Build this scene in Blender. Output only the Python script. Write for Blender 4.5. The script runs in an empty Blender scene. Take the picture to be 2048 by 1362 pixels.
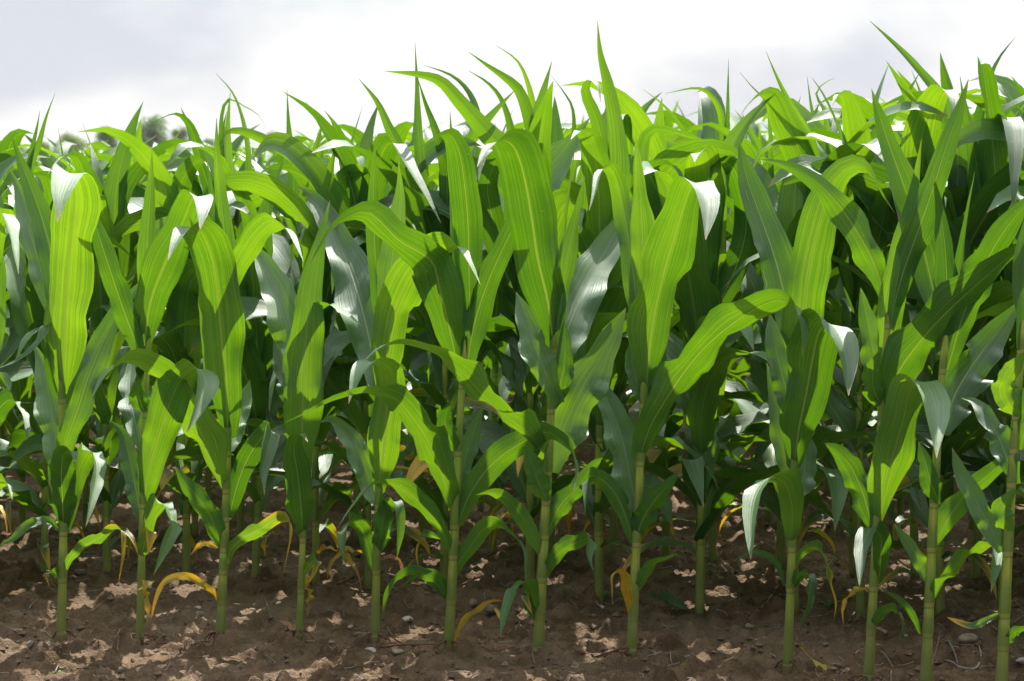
import bpy, math, random
import numpy as np
from mathutils import Vector

random.seed(7)
rng = np.random.default_rng(7)
scene = bpy.context.scene
COL = scene.collection
R = math.radians

# ------------------------------------------------------------------ camera
F = 5200.0                       # focal length in photo pixels (photo is 2048 x 1362)
CX, CY = 1024.0, 681.0
HOR = 310.0
PITCH = math.atan((CY - HOR) / F)
CAM_H = 5.2 * math.tan(PITCH + math.atan((1270 - CY) / F))
cam_d = bpy.data.cameras.new("camera")
cam = bpy.data.objects.new("camera", cam_d)
COL.objects.link(cam)
cam.location = (0, 0, CAM_H)
cam.rotation_euler = (R(90) - PITCH, 0, 0)
cam_d.sensor_width = 36.0
cam_d.lens = 36.0 * F / 2048.0
cam_d.clip_end = 6000.0
cam_d.clip_start = 0.05
cam_d.dof.use_dof = True
cam_d.dof.focus_distance = 5.15
cam_d.dof.aperture_fstop = 13.0
scene.camera = cam
CP, SP = math.cos(PITCH), math.sin(PITCH)


def at(x, y, Y):
    """point on the sight line of a photo pixel at ground distance Y"""
    dx = (x - CX) / F
    dv = (CY - y) / F
    dy = CP + SP * dv
    dz = -SP + CP * dv
    t = Y / dy
    return np.array([dx * t, Y, CAM_H + dz * t])


def ground_at(x, y):
    dv = (CY - y) / F
    dy = CP + SP * dv
    dz = -SP + CP * dv
    t = -CAM_H / dz
    return np.array([(x - CX) / F * t, dy * t, 0.0])


# ------------------------------------------------------------------ helpers
def tag(o, label=None, cat=None, group=None, kind=None):
    if label: o["label"] = label
    if cat: o["category"] = cat
    if group: o["group"] = group
    if kind: o["kind"] = kind
    return o


def make_mesh(name, V, Fc, uv=None, smooth=True):
    me = bpy.data.meshes.new(name)
    V = np.asarray(V, dtype=np.float64)
    me.from_pydata(V.tolist(), [], Fc if isinstance(Fc, list) else np.asarray(Fc).tolist())
    if uv is not None:
        lay = me.uv_layers.new(name="UVMap")
        li = np.empty(len(me.loops), dtype=np.int32)
        me.loops.foreach_get("vertex_index", li)
        lay.data.foreach_set("uv", np.asarray(uv, dtype=np.float32)[li].ravel())
    if smooth:
        me.polygons.foreach_set("use_smooth", np.ones(len(me.polygons), dtype=bool))
    me.update()
    return me


def link(name, me, mat=None, parent=None):
    o = bpy.data.objects.new(name, me)
    COL.objects.link(o)
    if mat is not None and me is not None and not me.materials:
        me.materials.append(mat)
    if parent is not None:
        o.parent = parent
    return o


def empty(name, loc):
    o = bpy.data.objects.new(name, None)
    o.empty_display_size = 0.05
    COL.objects.link(o)
    o.location = Vector(loc)
    return o


def cr_spline(P, n, power=0.5):
    """centripetal Catmull-Rom through P, n points evenly along its length"""
    P = np.asarray(P, float)
    if len(P) == 2:
        P = np.array([P[0], (P[0] + P[1]) / 2, P[1]])
    Q = np.vstack([2 * P[0] - P[1], P, 2 * P[-1] - P[-2]])
    d = np.maximum(np.linalg.norm(np.diff(Q, axis=0), axis=1), 1e-6) ** power
    t = np.concatenate([[0], np.cumsum(d)])
    out = []
    for i in range(1, len(Q) - 2):
        u = np.linspace(t[i], t[i + 1], 13)[:-1][:, None]
        p0, p1, p2, p3 = Q[i - 1], Q[i], Q[i + 1], Q[i + 2]
        t0, t1, t2, t3 = t[i - 1], t[i], t[i + 1], t[i + 2]
        A1 = (t1 - u) / (t1 - t0) * p0 + (u - t0) / (t1 - t0) * p1
        A2 = (t2 - u) / (t2 - t1) * p1 + (u - t1) / (t2 - t1) * p2
        A3 = (t3 - u) / (t3 - t2) * p2 + (u - t2) / (t3 - t2) * p3
        B1 = (t2 - u) / (t2 - t0) * A1 + (u - t0) / (t2 - t0) * A2
        B2 = (t3 - u) / (t3 - t1) * A2 + (u - t1) / (t3 - t1) * A3
        out.append((t2 - u) / (t2 - t1) * B1 + (u - t1) / (t2 - t1) * B2)
    C = np.vstack(out + [P[-1:]])
    s = np.concatenate([[0], np.cumsum(np.linalg.norm(np.diff(C, axis=0), axis=1))])
    q = np.linspace(0, s[-1], n)
    return np.stack([np.interp(q, s, C[:, k]) for k in range(3)], axis=1), s[-1]


# ------------------------------------------------------------------ leaf
def profile(kind, t):
    if kind == "s":      # young upright leaf: narrow foot, widest low, long drawn point
        a = np.where(t < 0.42, 0.45 + 0.55 * np.sin(np.clip(t / 0.42, 0, 1) * np.pi / 2), 1.0)
        b = np.where(t > 0.42, 1 - np.clip((t - 0.42) / 0.58, 0, 1) ** 1.25, 1.0)
    else:
        a = 0.32 + 0.68 * np.sin(np.clip(t / 0.32, 0, 1) * np.pi / 2) ** 1.1
        b = np.where(t > 0.4, 1 - np.clip((t - 0.4) / 0.6, 0, 1) ** (1.3 if kind == "t" else 2.1), 1.0)
    return a * b


def leaf_geo(P, w, w0=None, r0=0.0, tw=0.0, kind="b", n=26, m=9, ruf=1.0, gut=1.0, rs=None):
    rs = rs or rng
    C, L = cr_spline(P, n)
    T = np.gradient(C, axis=0)
    T /= np.linalg.norm(T, axis=1)[:, None] + 1e-12
    if w0 is None:
        e = np.cross(np.array([0, 1.0, 0]), T[0])
        if np.linalg.norm(e) < 0.15:
            e = np.array([1.0, 0, 0])
        e /= np.linalg.norm(e)
        w0 = math.cos(R(r0)) * e + math.sin(R(r0)) * np.cross(T[0], e)
    W = np.zeros_like(C)
    v = np.array(w0, float)
    for i in range(n):
        v = v - T[i] * np.dot(v, T[i])
        v /= np.linalg.norm(v) + 1e-12
        W[i] = v
    t = np.linspace(0, 1, n)
    if tw:
        ang = R(tw) * t ** 1.2
        N0 = np.cross(W, T)
        W = W * np.cos(ang)[:, None] + N0 * np.sin(ang)[:, None]
    N = np.cross(W, T)
    sgn = 1.0 if np.sum(N[:, 2]) >= 0 else -1.0
    U = N * sgn                                   # towards the upper face
    wid = w * profile(kind, t)
    k1, k2 = rs.uniform(0, 6.28, 2)
    wid = wid * (1 + 0.06 * np.sin(t * rs.uniform(7, 12) + k1) + 0.04 * np.sin(t * rs.uniform(16, 26) + k2))
    wid = np.maximum(wid, 0.0008)
    u = np.linspace(-1, 1, m)
    # denser columns at the midrib
    u = np.sign(u) * np.abs(u) ** 1.15
    g = (0.16 + 0.42 * np.exp(-t / 0.07)) * gut
    if kind == "s":
        g = (0.30 - 0.18 * t + 0.3 * np.exp(-t / 0.1)) * gut
    fr = rs.uniform(2.2, 4.2, 2)
    ph = rs.uniform(0, 6.28, 4)
    env = np.exp(-((t - 0.33) / 0.27) ** 2) * 0.40 * ruf + 0.06 * ruf
    sidew = []
    for s in (0, 1):                              # each margin wanders on its own, with the odd nick
        q = 1 + ruf * 0.10 * np.exp(-((t - 0.38) / 0.3) ** 2) * np.sin(t * rs.uniform(14, 26) + ph[s]) + 0.05 * np.sin(t * rs.uniform(9, 17) + ph[s]) + 0.03 * np.sin(t * rs.uniform(22, 34) + ph[s + 2])
        if rs.uniform() < 0.35:
            q = q - rs.uniform(0.08, 0.22) * np.exp(-((t - rs.uniform(0.3, 0.8)) / 0.022) ** 2)
        sidew.append(q)
    V = np.zeros((n, m, 3))
    for j in range(m):
        s = 0 if u[j] < 0 else 1
        wave = np.sin(2 * np.pi * fr[s] * t + ph[s]) + 0.5 * np.sin(2 * np.pi * fr[s] * 2.1 * t + ph[s + 2])
        up = wid * 0.5 * (g * 2 * abs(u[j]) ** 1.35 + env * wave * abs(u[j]) ** 1.6)
        V[:, j] = C + W * (u[j] * wid * sidew[s] * 0.5)[:, None] + U * up[:, None]
        # slight cross ripple
    uv = np.zeros((n, m, 2))
    uv[:, :, 0] = (u * 0.5 + 0.5)[None, :]
    uv[:, :, 1] = t[:, None]
    idx = np.arange(n * m).reshape(n, m)
    Fq = np.stack([idx[:-1, :-1], idx[:-1, 1:], idx[1:, 1:], idx[1:, :-1]], axis=-1).reshape(-1, 4)
    if sgn < 0:
        Fq = Fq[:, ::-1]                          # face normals on the upper side of the blade
    return V.reshape(-1, 3), Fq, uv.reshape(-1, 2)


def stalk_geo(P, r0, r1, node_t, seg=12):
    """jointed stem: P centre line, node_t fractions where a sheath starts"""
    C, L = cr_spline(P, 60)
    tt = [0.0]
    kinds = [0.3]
    node_t = sorted(x for x in node_t if 0.02 < x < 0.985)
    nt = []
    for x in node_t:
        if not nt or x - nt[-1] > 0.07:
            nt.append(x)
    rows = []            # (t, radius factor, ring)
    rows.append((0.0, 1.14, 0.2))
    rows.append((0.02, 1.04, 0.0))
    prev = 0.02
    e = 0.006 / max(L, 0.05)
    for x in nt:
        for q in (0.35, 0.7):
            rows.append((prev + (x - prev) * q, 1.04 - 0.10 * q, 0.22 if (q < 0.5 and prev > 0.03) else 0.0))
        rows.append((x - 1.6 * e, 0.94, 0.0))
        rows.append((x - 0.6 * e, 0.98, 1.0))
        rows.append((x + 0.1 * e, 1.03, 1.0))
        rows.append((x + 0.6 * e, 1.08, 0.34))
        rows.append((x + 2.4 * e, 1.07, 0.32))
        prev = x + 2.4 * e
    rows.append(((prev + 1) / 2, 1.0, 0.0))
    rows.append((1.0, 0.8, 0.0))
    V, uv = [], []
    tq = np.linspace(0, 1, 60)
    for (t, f, ring) in rows:
        t = min(max(t, 0), 1)
        c = np.array([np.interp(t, tq, C[:, k]) for k in range(3)])
        r = (r0 + (r1 - r0) * t) * f
        for k in range(seg):
            a = 2 * np.pi * k / seg
            rr = r * (1 + 0.06 * np.cos(2 * a))
            V.append(c + np.array([math.cos(a) * rr, math.sin(a) * rr, 0]))
            uv.append((ring, t))
    Fq = []
    for i in range(len(rows) - 1):
        for k in range(seg):
            a, b = i * seg + k, i * seg + (k + 1) % seg
            Fq.append((a, b, b + seg, a + seg))
    return np.array(V), Fq, np.array(uv)


def tube_geo(P, r0, r1, n=10, seg=6):
    C, L = cr_spline(P, n)
    T = np.gradient(C, axis=0)
    T /= np.linalg.norm(T, axis=1)[:, None] + 1e-9
    ref = np.array([0.31, 0.22, 0.93])
    A = np.cross(T, ref); A /= np.linalg.norm(A, axis=1)[:, None] + 1e-9
    B = np.cross(T, A)
    rad = np.linspace(r0, r1, n)
    V, Fq = [], []
    for i in range(n):
        for k in range(seg):
            a = 2 * np.pi * k / seg
            V.append(C[i] + (A[i] * math.cos(a) + B[i] * math.sin(a)) * rad[i])
    for i in range(n - 1):
        for k in range(seg):
            a, b = i * seg + k, i * seg + (k + 1) % seg
            Fq.append((a, b, b + seg, a + seg))
    Fq.append(tuple(range(seg - 1, -1, -1)))
    Fq.append(tuple((n - 1) * seg + k for k in range(seg)))
    return np.array(V), Fq


def join_geo(parts):
    V, Fc, UV, o = [], [], [], 0
    for p in parts:
        V.append(p[0])
        Fc += [tuple(int(i) + o for i in f) for f in p[1]]
        UV.append(p[2] if len(p) > 2 else np.zeros((len(p[0]), 2)))
        o += len(p[0])
    return np.vstack(V), Fc, np.vstack(UV)


# ------------------------------------------------------------------ materials
def new_mat(name):
    m = bpy.data.materials.new(name)
    m.use_nodes = True
    nt = m.node_tree
    nt.nodes.clear()
    return m, nt, nt.nodes, nt.links


def N_(nodes, typ, **kw):
    n = nodes.new(typ)
    for k, v in kw.items():
        setattr(n, k, v)
    return n


def math_node(nodes, links, op, a, b=None, c=None, clamp=False):
    n = nodes.new("ShaderNodeMath"); n.operation = op; n.use_clamp = clamp
    for i, v in enumerate((a, b, c)):
        if v is None: continue
        if isinstance(v, (int, float)): n.inputs[i].default_value = v
        else: links.new(v, n.inputs[i])
    return n.outputs[0]


def mix_col(nodes, links, fac, a, b, blend="MIX"):
    n = nodes.new("ShaderNodeMix"); n.data_type = "RGBA"; n.blend_type = blend
    for sock, v in ((n.inputs[0], fac), (n.inputs[6], a), (n.inputs[7], b)):
        if isinstance(v, (int, float)): sock.default_value = v
        elif isinstance(v, tuple): sock.default_value = (*v, 1.0)
        else: links.new(v, sock)
    return n.outputs[2]


def map_range(nodes, links, v, a, b, c=0.0, d=1.0, smooth=True):
    n = nodes.new("ShaderNodeMapRange")
    n.interpolation_type = "SMOOTHSTEP" if smooth else "LINEAR"
    links.new(v, n.inputs[0])
    for i, x in enumerate((a, b, c, d)):
        n.inputs[i + 1].default_value = x
    return n.outputs[0]


def leaf_material(name, refl_a, refl_b, tr_a, tr_b, rib_r, rib_t, tip=None, rough=0.54):
    m, nt, N, L = new_mat(name)
    out = N_(N, "ShaderNodeOutputMaterial")
    uv = N_(N, "ShaderNodeUVMap"); uv.uv_map = "UVMap"
    sep = N_(N, "ShaderNodeSeparateXYZ"); L.new(uv.outputs[0], sep.inputs[0])
    u, v = sep.outputs[0], sep.outputs[1]
    info = N_(N, "ShaderNodeObjectInfo")
    rnd = info.outputs["Random"]
    # parallel veins: noise drawn out along the blade
    comb = N_(N, "ShaderNodeCombineXYZ")
    L.new(math_node(N, L, "MULTIPLY", u, 1.0), comb.inputs[0])
    L.new(math_node(N, L, "MULTIPLY", v, 0.018), comb.inputs[1])
    L.new(math_node(N, L, "MULTIPLY", rnd, 37.0), comb.inputs[2])
    vein = N_(N, "ShaderNodeTexNoise"); vein.inputs["Scale"].default_value = 38.0
    vein.inputs["Detail"].default_value = 2.0
    L.new(comb.outputs[0], vein.inputs["Vector"])
    vfac = map_range(N, L, vein.outputs[0], 0.42, 0.60)
    fine = N_(N, "ShaderNodeTexNoise"); fine.inputs["Scale"].default_value = 90.0
    fine.inputs["Detail"].default_value = 1.0
    L.new(comb.outputs[0], fine.inputs["Vector"])
    # blotches
    geo = N_(N, "ShaderNodeTexCoord")
    blot = N_(N, "ShaderNodeTexNoise"); blot.inputs["Scale"].default_value = 9.0
    blot.inputs["Detail"].default_value = 3.0
    L.new(geo.outputs["Object"], blot.inputs["Vector"])
    bl = map_range(N, L, blot.outputs[0], 0.35, 0.68)
    # midrib
    du = math_node(N, L, "ABSOLUTE", math_node(N, L, "SUBTRACT", u, 0.5))
    ribw = math_node(N, L, "MULTIPLY_ADD", v, -0.026, 0.032)
    ribd = math_node(N, L, "DIVIDE", du, math_node(N, L, "MAXIMUM", ribw, 0.006))
    rib = map_range(N, L, ribd, 1.3, 0.55)
    mixf = math_node(N, L, "ADD", math_node(N, L, "MULTIPLY", vfac, 0.62),
                     math_node(N, L, "MULTIPLY", bl, 0.38))
    shade = math_node(N, L, "MULTIPLY_ADD", rnd, 0.55, 0.62)
    reflc = mix_col(N, L, mixf, refl_a, refl_b)
    trc = mix_col(N, L, mixf, tr_a, tr_b)
    # specks
    sp = N_(N, "ShaderNodeTexNoise"); sp.inputs["Scale"].default_value = 120.0
    L.new(geo.outputs["Object"], sp.inputs["Vector"])
    spk = map_range(N, L, sp.outputs[0], 0.735, 0.77)
    if tip is not None:
        tn = math_node(N, L, "ADD", v, math_node(N, L, "MULTIPLY_ADD", blot.outputs[0], 0.7, -0.35))
        tn = math_node(N, L, "ADD", tn, math_node(N, L, "MULTIPLY", du, 0.5))
        tf = map_range(N, L, tn, tip[0], tip[1])
        reflc = mix_col(N, L, tf, reflc, tip[2])
        trc = mix_col(N, L, tf, trc, tip[3])
    hsv1 = N_(N, "ShaderNodeHueSaturation"); L.new(reflc, hsv1.inputs["Color"]); L.new(shade, hsv1.inputs["Value"])
    hsv2 = N_(N, "ShaderNodeHueSaturation"); L.new(trc, hsv2.inputs["Color"]); L.new(shade, hsv2.inputs["Value"])
    hue = math_node(N, L, "MULTIPLY_ADD", rnd, -0.022, 0.509)
    L.new(hue, hsv1.inputs["Hue"]); L.new(hue, hsv2.inputs["Hue"])
    reflc = mix_col(N, L, math_node(N, L, "MULTIPLY", spk, 0.35), hsv1.outputs[0], (0.35, 0.36, 0.12))
    # rubbed scars along the veins and a dried point
    cs = N_(N, "ShaderNodeCombineXYZ")
    L.new(math_node(N, L, "MULTIPLY", u, 26.0), cs.inputs[0]); L.new(math_node(N, L, "MULTIPLY", v, 5.0), cs.inputs[1])
    L.new(math_node(N, L, "MULTIPLY", rnd, 91.0), cs.inputs[2])
    sc = N_(N, "ShaderNodeTexNoise"); sc.inputs["Scale"].default_value = 1.0; sc.inputs["Detail"].default_value = 1
    L.new(cs.outputs[0], sc.inputs["Vector"])
    scar = map_range(N, L, sc.outputs[0], 0.745, 0.79)
    dry = map_range(N, L, math_node(N, L, "MULTIPLY_ADD", blot.outputs[0], 0.05, v), 0.975, 1.01)
    reflc = mix_col(N, L, math_node(N, L, "MULTIPLY", scar, 0.5), reflc, (0.34, 0.36, 0.12))
    reflc = mix_col(N, L, math_node(N, L, "MULTIPLY", dry, 0.8), reflc, (0.20, 0.13, 0.06))
    reflc = mix_col(N, L, rib, reflc, rib_r)
    trc = mix_col(N, L, rib, hsv2.outputs[0], rib_t)
    bump = N_(N, "ShaderNodeBump"); bump.inputs["Strength"].default_value = 0.65
    bump.inputs["Distance"].default_value = 0.002
    h = math_node(N, L, "ADD", math_node(N, L, "MULTIPLY", vein.outputs[0], 0.7),
                  math_node(N, L, "MULTIPLY", fine.outputs[0], 0.25))
    h = math_node(N, L, "ADD", h, math_node(N, L, "MULTIPLY", rib, -0.5))
    h = math_node(N, L, "ADD", h, math_node(N, L, "MULTIPLY", blot.outputs[0], 1.6))
    L.new(h, bump.inputs["Height"])
    pb = N_(N, "ShaderNodeBsdfPrincipled")
    L.new(reflc, pb.inputs["Base Color"])
    L.new(math_node(N, L, "MULTIPLY_ADD", bl, 0.10, rough - 0.05), pb.inputs["Roughness"])
    pb.inputs["IOR"].default_value = 1.5
    gm = N_(N, "ShaderNodeNewGeometry")           # upper face waxy, underside dull
    L.new(math_node(N, L, "MULTIPLY_ADD", gm.outputs["Backfacing"], -0.42, 0.70), pb.inputs["Specular IOR Level"])
    pb.inputs["Sheen Weight"].default_value = 0.02; pb.inputs["Sheen Roughness"].default_value = 0.45
    L.new(bump.outputs[0], pb.inputs["Normal"])
    tr = N_(N, "ShaderNodeBsdfTranslucent")
    L.new(trc, tr.inputs["Color"])
    add = N_(N, "ShaderNodeAddShader")
    L.new(pb.outputs[0], add.inputs[0]); L.new(tr.outputs[0], add.inputs[1])
    L.new(add.outputs[0], out.inputs["Surface"])
    return m


YR, YT = (0.52, 0.35, 0.03), (0.28, 0.17, 0.008)
M_LEAF = leaf_material("corn_leaf_green", (0.026, 0.096, 0.024), (0.048, 0.145, 0.034),
                       (0.040, 0.100, 0.0010), (0.078, 0.150, 0.002), (0.13, 0.215, 0.08), (0.068, 0.100, 0.005))
M_MIX = leaf_material("corn_leaf_yellowing", (0.030, 0.080, 0.024), (0.050, 0.115, 0.030),
                      (0.062, 0.145, 0.004), (0.115, 0.20, 0.006), (0.24, 0.30, 0.10), (0.13, 0.14, 0.015),
                      tip=(0.62, 0.95, YR, YT), rough=0.42)
M_YEL = leaf_material("corn_leaf_dying", (0.30, 0.27, 0.03), (0.60, 0.42, 0.04),
                      (0.22, 0.12, 0.006), (0.28, 0.17, 0.01), (0.50, 0.36, 0.10), (0.22, 0.14, 0.01),
                      tip=(0.70, 1.15, (0.32, 0.17, 0.04), (0.25, 0.11, 0.01)), rough=0.5)
M_DRY = leaf_material("dry_leaf", (0.20, 0.10, 0.05), (0.28, 0.16, 0.08),
                      (0.08, 0.04, 0.01), (0.1, 0.05, 0.02), (0.3, 0.2, 0.1), (0.1, 0.06, 0.03), rough=0.6)
LM = {"g": M_LEAF, "t": M_LEAF, "s": M_LEAF, "m": M_MIX, "y": M_YEL, "d": M_DRY}


def stalk_material():
    m, nt, N, L = new_mat("corn_stalk")
    out = N_(N, "ShaderNodeOutputMaterial")
    uv = N_(N, "ShaderNodeUVMap"); uv.uv_map = "UVMap"
    sep = N_(N, "ShaderNodeSeparateXYZ"); L.new(uv.outputs[0], sep.inputs[0])
    ring, v = sep.outputs[0], sep.outputs[1]
    tc = N_(N, "ShaderNodeTexCoord")
    mp = N_(N, "ShaderNodeMapping"); mp.inputs["Scale"].default_value = (170, 170, 5)
    L.new(tc.outputs["Object"], mp.inputs[0])
    st = N_(N, "ShaderNodeTexNoise"); st.inputs["Scale"].default_value = 1.0; st.inputs["Detail"].default_value = 2
    L.new(mp.outputs[0], st.inputs["Vector"])
    bl = N_(N, "ShaderNodeTexNoise"); bl.inputs["Scale"].default_value = 22; bl.inputs["Detail"].default_value = 3
    L.new(tc.outputs["Object"], bl.inputs["Vector"])
    c = mix_col(N, L, map_range(N, L, st.outputs[0], 0.3, 0.7), (0.25, 0.36, 0.045), (0.44, 0.50, 0.095))
    c = mix_col(N, L, map_range(N, L, bl.outputs[0], 0.45, 0.75, 0, 0.6), c, (0.15, 0.27, 0.055))
    c = mix_col(N, L, map_range(N, L, ring, 0.0, 0.34, 0.0, 0.75), c, (0.10, 0.20, 0.035))
    c = mix_col(N, L, map_range(N, L, ring, 0.45, 0.9, 0.0, 0.5), c, (0.50, 0.44, 0.16))
    h = math_node(N, L, "MULTIPLY_ADD", bl.outputs[0], 0.06, -0.03)
    h = math_node(N, L, "ADD", v, h)
    c = mix_col(N, L, map_range(N, L, h, 0.34, 0.02), c, (0.21, 0.26, 0.065))
    c = mix_col(N, L, map_range(N, L, h, 0.055, 0.0), c, (0.16, 0.075, 0.05))
    pb = N_(N, "ShaderNodeBsdfPrincipled")
    L.new(c, pb.inputs["Base Color"])
    pb.inputs["Roughness"].default_value = 0.42
    pb.inputs["Subsurface Weight"].default_value = 0.25
    pb.inputs["Subsurface Radius"].default_value = (0.006, 0.009, 0.002)
    pb.inputs["Subsurface Scale"].default_value = 1.0
    bump = N_(N, "ShaderNodeBump"); bump.inputs["Strength"].default_value = 0.25; bump.inputs["Distance"].default_value = 0.001
    L.new(st.outputs[0], bump.inputs["Height"]); L.new(bump.outputs[0], pb.inputs["Normal"])
    L.new(pb.outputs[0], out.inputs[0])
    return m


M_STALK = stalk_material()


def plain_mat(name, ca, cb, scale=30, rough=0.8, bumps=0.3, dist=0.003):
    m, nt, N, L = new_mat(name)
    out = N_(N, "ShaderNodeOutputMaterial")
    tc = N_(N, "ShaderNodeTexCoord")
    nz = N_(N, "ShaderNodeTexNoise"); nz.inputs["Scale"].default_value = scale; nz.inputs["Detail"].default_value = 6
    L.new(tc.outputs["Object"], nz.inputs["Vector"])
    info = N_(N, "ShaderNodeObjectInfo")
    c = mix_col(N, L, map_range(N, L, nz.outputs[0], 0.3, 0.7), ca, cb)
    hs = N_(N, "ShaderNodeHueSaturation"); L.new(c, hs.inputs["Color"])
    L.new(math_node(N, L, "MULTIPLY_ADD", info.outputs["Random"], 0.6, 0.7), hs.inputs["Value"])
    pb = N_(N, "ShaderNodeBsdfPrincipled"); pb.inputs["Roughness"].default_value = rough
    pb.inputs["Specular IOR Level"].default_value = 0.3
    L.new(hs.outputs[0], pb.inputs["Base Color"])
    bump = N_(N, "ShaderNodeBump"); bump.inputs["Strength"].default_value = bumps; bump.inputs["Distance"].default_value = dist
    L.new(nz.outputs[0], bump.inputs["Height"]); L.new(bump.outputs[0], pb.inputs["Normal"])
    L.new(pb.outputs[0], out.inputs[0])
    return m


M_STONE = plain_mat("pebble", (0.20, 0.155, 0.11), (0.34, 0.28, 0.22), 60, 0.7, 0.3, 0.002)
M_PALE = plain_mat("pale_stone", (0.45, 0.40, 0.36), (0.60, 0.55, 0.50), 60, 0.7, 0.3, 0.002)
M_TWIG = plain_mat("grey_twig", (0.20, 0.17, 0.15), (0.34, 0.30, 0.27), 80, 0.8)
M_ROOT = plain_mat("dry_root", (0.11, 0.055, 0.035), (0.19, 0.10, 0.06), 80, 0.8)
M_CLOD = plain_mat("soil_crumb", (0.10, 0.068, 0.045), (0.19, 0.135, 0.10), 50, 0.95, 0.6, 0.004)


def soil_material():
    m, nt, N, L = new_mat("field_soil")
    out = N_(N, "ShaderNodeOutputMaterial")
    tc = N_(N, "ShaderNodeTexCoord")
    def nz(s, d=4, r=0.6):
        n = N_(N, "ShaderNodeTexNoise"); n.inputs["Scale"].default_value = s
        n.inputs["Detail"].default_value = d; n.inputs["Roughness"].default_value = r
        L.new(tc.outputs["Object"], n.inputs["Vector"]); return n.outputs[0]
    big, mid, fine, grain = nz(2.2), nz(14, 5), nz(70, 4, 0.7), nz(330, 2)
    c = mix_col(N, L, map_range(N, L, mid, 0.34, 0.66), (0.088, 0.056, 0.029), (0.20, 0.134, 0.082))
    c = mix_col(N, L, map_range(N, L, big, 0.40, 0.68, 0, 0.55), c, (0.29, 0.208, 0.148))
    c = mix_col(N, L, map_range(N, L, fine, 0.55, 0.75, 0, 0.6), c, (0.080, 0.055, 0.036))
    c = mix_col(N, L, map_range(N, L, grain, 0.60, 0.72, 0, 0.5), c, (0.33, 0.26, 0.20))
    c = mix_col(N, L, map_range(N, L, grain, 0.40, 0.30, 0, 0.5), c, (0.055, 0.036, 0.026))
    pb = N_(N, "ShaderNodeBsdfPrincipled"); pb.inputs["Roughness"].default_value = 0.95
    pb.inputs["Specular IOR Level"].default_value = 0.15
    L.new(c, pb.inputs["Base Color"])
    bump = N_(N, "ShaderNodeBump"); bump.inputs["Strength"].default_value = 1.0; bump.inputs["Distance"].default_value = 0.010
    h = math_node(N, L, "ADD", math_node(N, L, "MULTIPLY", fine, 1.0), math_node(N, L, "MULTIPLY", grain, 0.35))
    h = math_node(N, L, "ADD", h, math_node(N, L, "MULTIPLY", mid, 0.7))
    L.new(h, bump.inputs["Height"]); L.new(bump.outputs[0], pb.inputs["Normal"])
    L.new(pb.outputs[0], out.inputs[0])
    return m


M_SOIL = soil_material()

# ------------------------------------------------------------------ ground
def vnoise(X, Y, seed):
    xi, yi = np.floor(X).astype(np.int64), np.floor(Y).astype(np.int64)
    fx, fy = X - xi, Y - yi
    fx, fy = fx * fx * (3 - 2 * fx), fy * fy * (3 - 2 * fy)
    def h(a, b):
        n = (a * 374761393 + b * 668265263 + seed * 144665) & 0x7fffffff
        n = ((n ^ (n >> 13)) * 1274126177) & 0x7fffffff
        return ((n ^ (n >> 16)) & 0xffff) / 65535.0
    return (h(xi, yi) * (1 - fx) + h(xi + 1, yi) * fx) * (1 - fy) + (h(xi, yi + 1) * (1 - fx) + h(xi + 1, yi + 1) * fx) * fy - 0.5


def soil_h(X, Y):
    z = 0.022 * vnoise(X * 2.3, Y * 2.3, 1) + 0.009 * vnoise(X * 7, Y * 7, 2)
    z = z + 0.006 * vnoise(X * 19, Y * 19, 3) + 0.005 * vnoise(X * 47, Y * 47, 4)
    z = z + 0.007 * vnoise(X * 85, Y * 75, 6) + 0.006 * vnoise(X * 150, Y * 130, 8)
    return z - 0.004


def graded(a, b, step, far, n):
    core = np.arange(a, b, step)
    g = np.geomspace(step * 2, far, n)
    return core, g


xc = np.arange(-1.45, 1.45, 0.0055)
gx = np.geomspace(0.03, 900, 46)
xs = np.concatenate([(-1.45 - gx)[::-1], xc, 1.45 + gx])
yc = np.concatenate([np.arange(4.2, 6.4, 0.0065), np.arange(6.4, 9.0, 0.02)])
ys = np.concatenate([(4.2 - np.geomspace(0.03, 60, 18))[::-1], yc, 9.0 + np.geomspace(0.04, 1500, 60)])
GX, GY = np.meshgrid(xs, ys)
GZ = soil_h(GX, GY)
fade = np.clip((16 - GY) / 6, 0, 1) * np.clip((4 - np.abs(GX)) / 2, 0, 1)
GZ = GZ * fade
# crumbs and clods pressed into the surface
for _ in range(12000):
    cx, cy = rng.uniform(-1.4, 1.4), 4.1 + 3.4 * rng.uniform(0, 1) ** 1.4
    r = 0.006 + 0.020 * rng.uniform(0, 1) ** 7
    i0, i1 = np.searchsorted(xs, [cx - r, cx + r]); j0, j1 = np.searchsorted(ys, [cy - r, cy + r])
    if i1 <= i0 or j1 <= j0: continue
    d2 = ((GX[j0:j1, i0:i1] - cx) ** 2 + (GY[j0:j1, i0:i1] - cy) ** 2) / r ** 2
    GZ[j0:j1, i0:i1] += 0.75 * r * np.sqrt(np.clip(1 - d2, 0, 1))
ny, nx = GX.shape
idx = np.arange(nx * ny).reshape(ny, nx)
FQ = np.stack([idx[:-1, :-1], idx[:-1, 1:], idx[1:, 1:], idx[1:, :-1]], axis=-1).reshape(-1, 4)
gme = bpy.data.meshes.new("soil_ground")
gme.vertices.add(nx * ny)
gme.vertices.foreach_set("co", np.stack([GX, GY, GZ], -1).ravel().astype(np.float32))
gme.loops.add(FQ.size); gme.polygons.add(len(FQ))
gme.loops.foreach_set("vertex_index", FQ.ravel().astype(np.int32))
gme.polygons.foreach_set("loop_start", (np.arange(len(FQ)) * 4).astype(np.int32))
gme.polygons.foreach_set("use_smooth", np.ones(len(FQ), dtype=bool))
gme.update(calc_edges=True)
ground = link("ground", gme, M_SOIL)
tag(ground, "brown crumbly field soil with dappled sunlight between the corn stalks", "soil", kind="structure")


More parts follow.
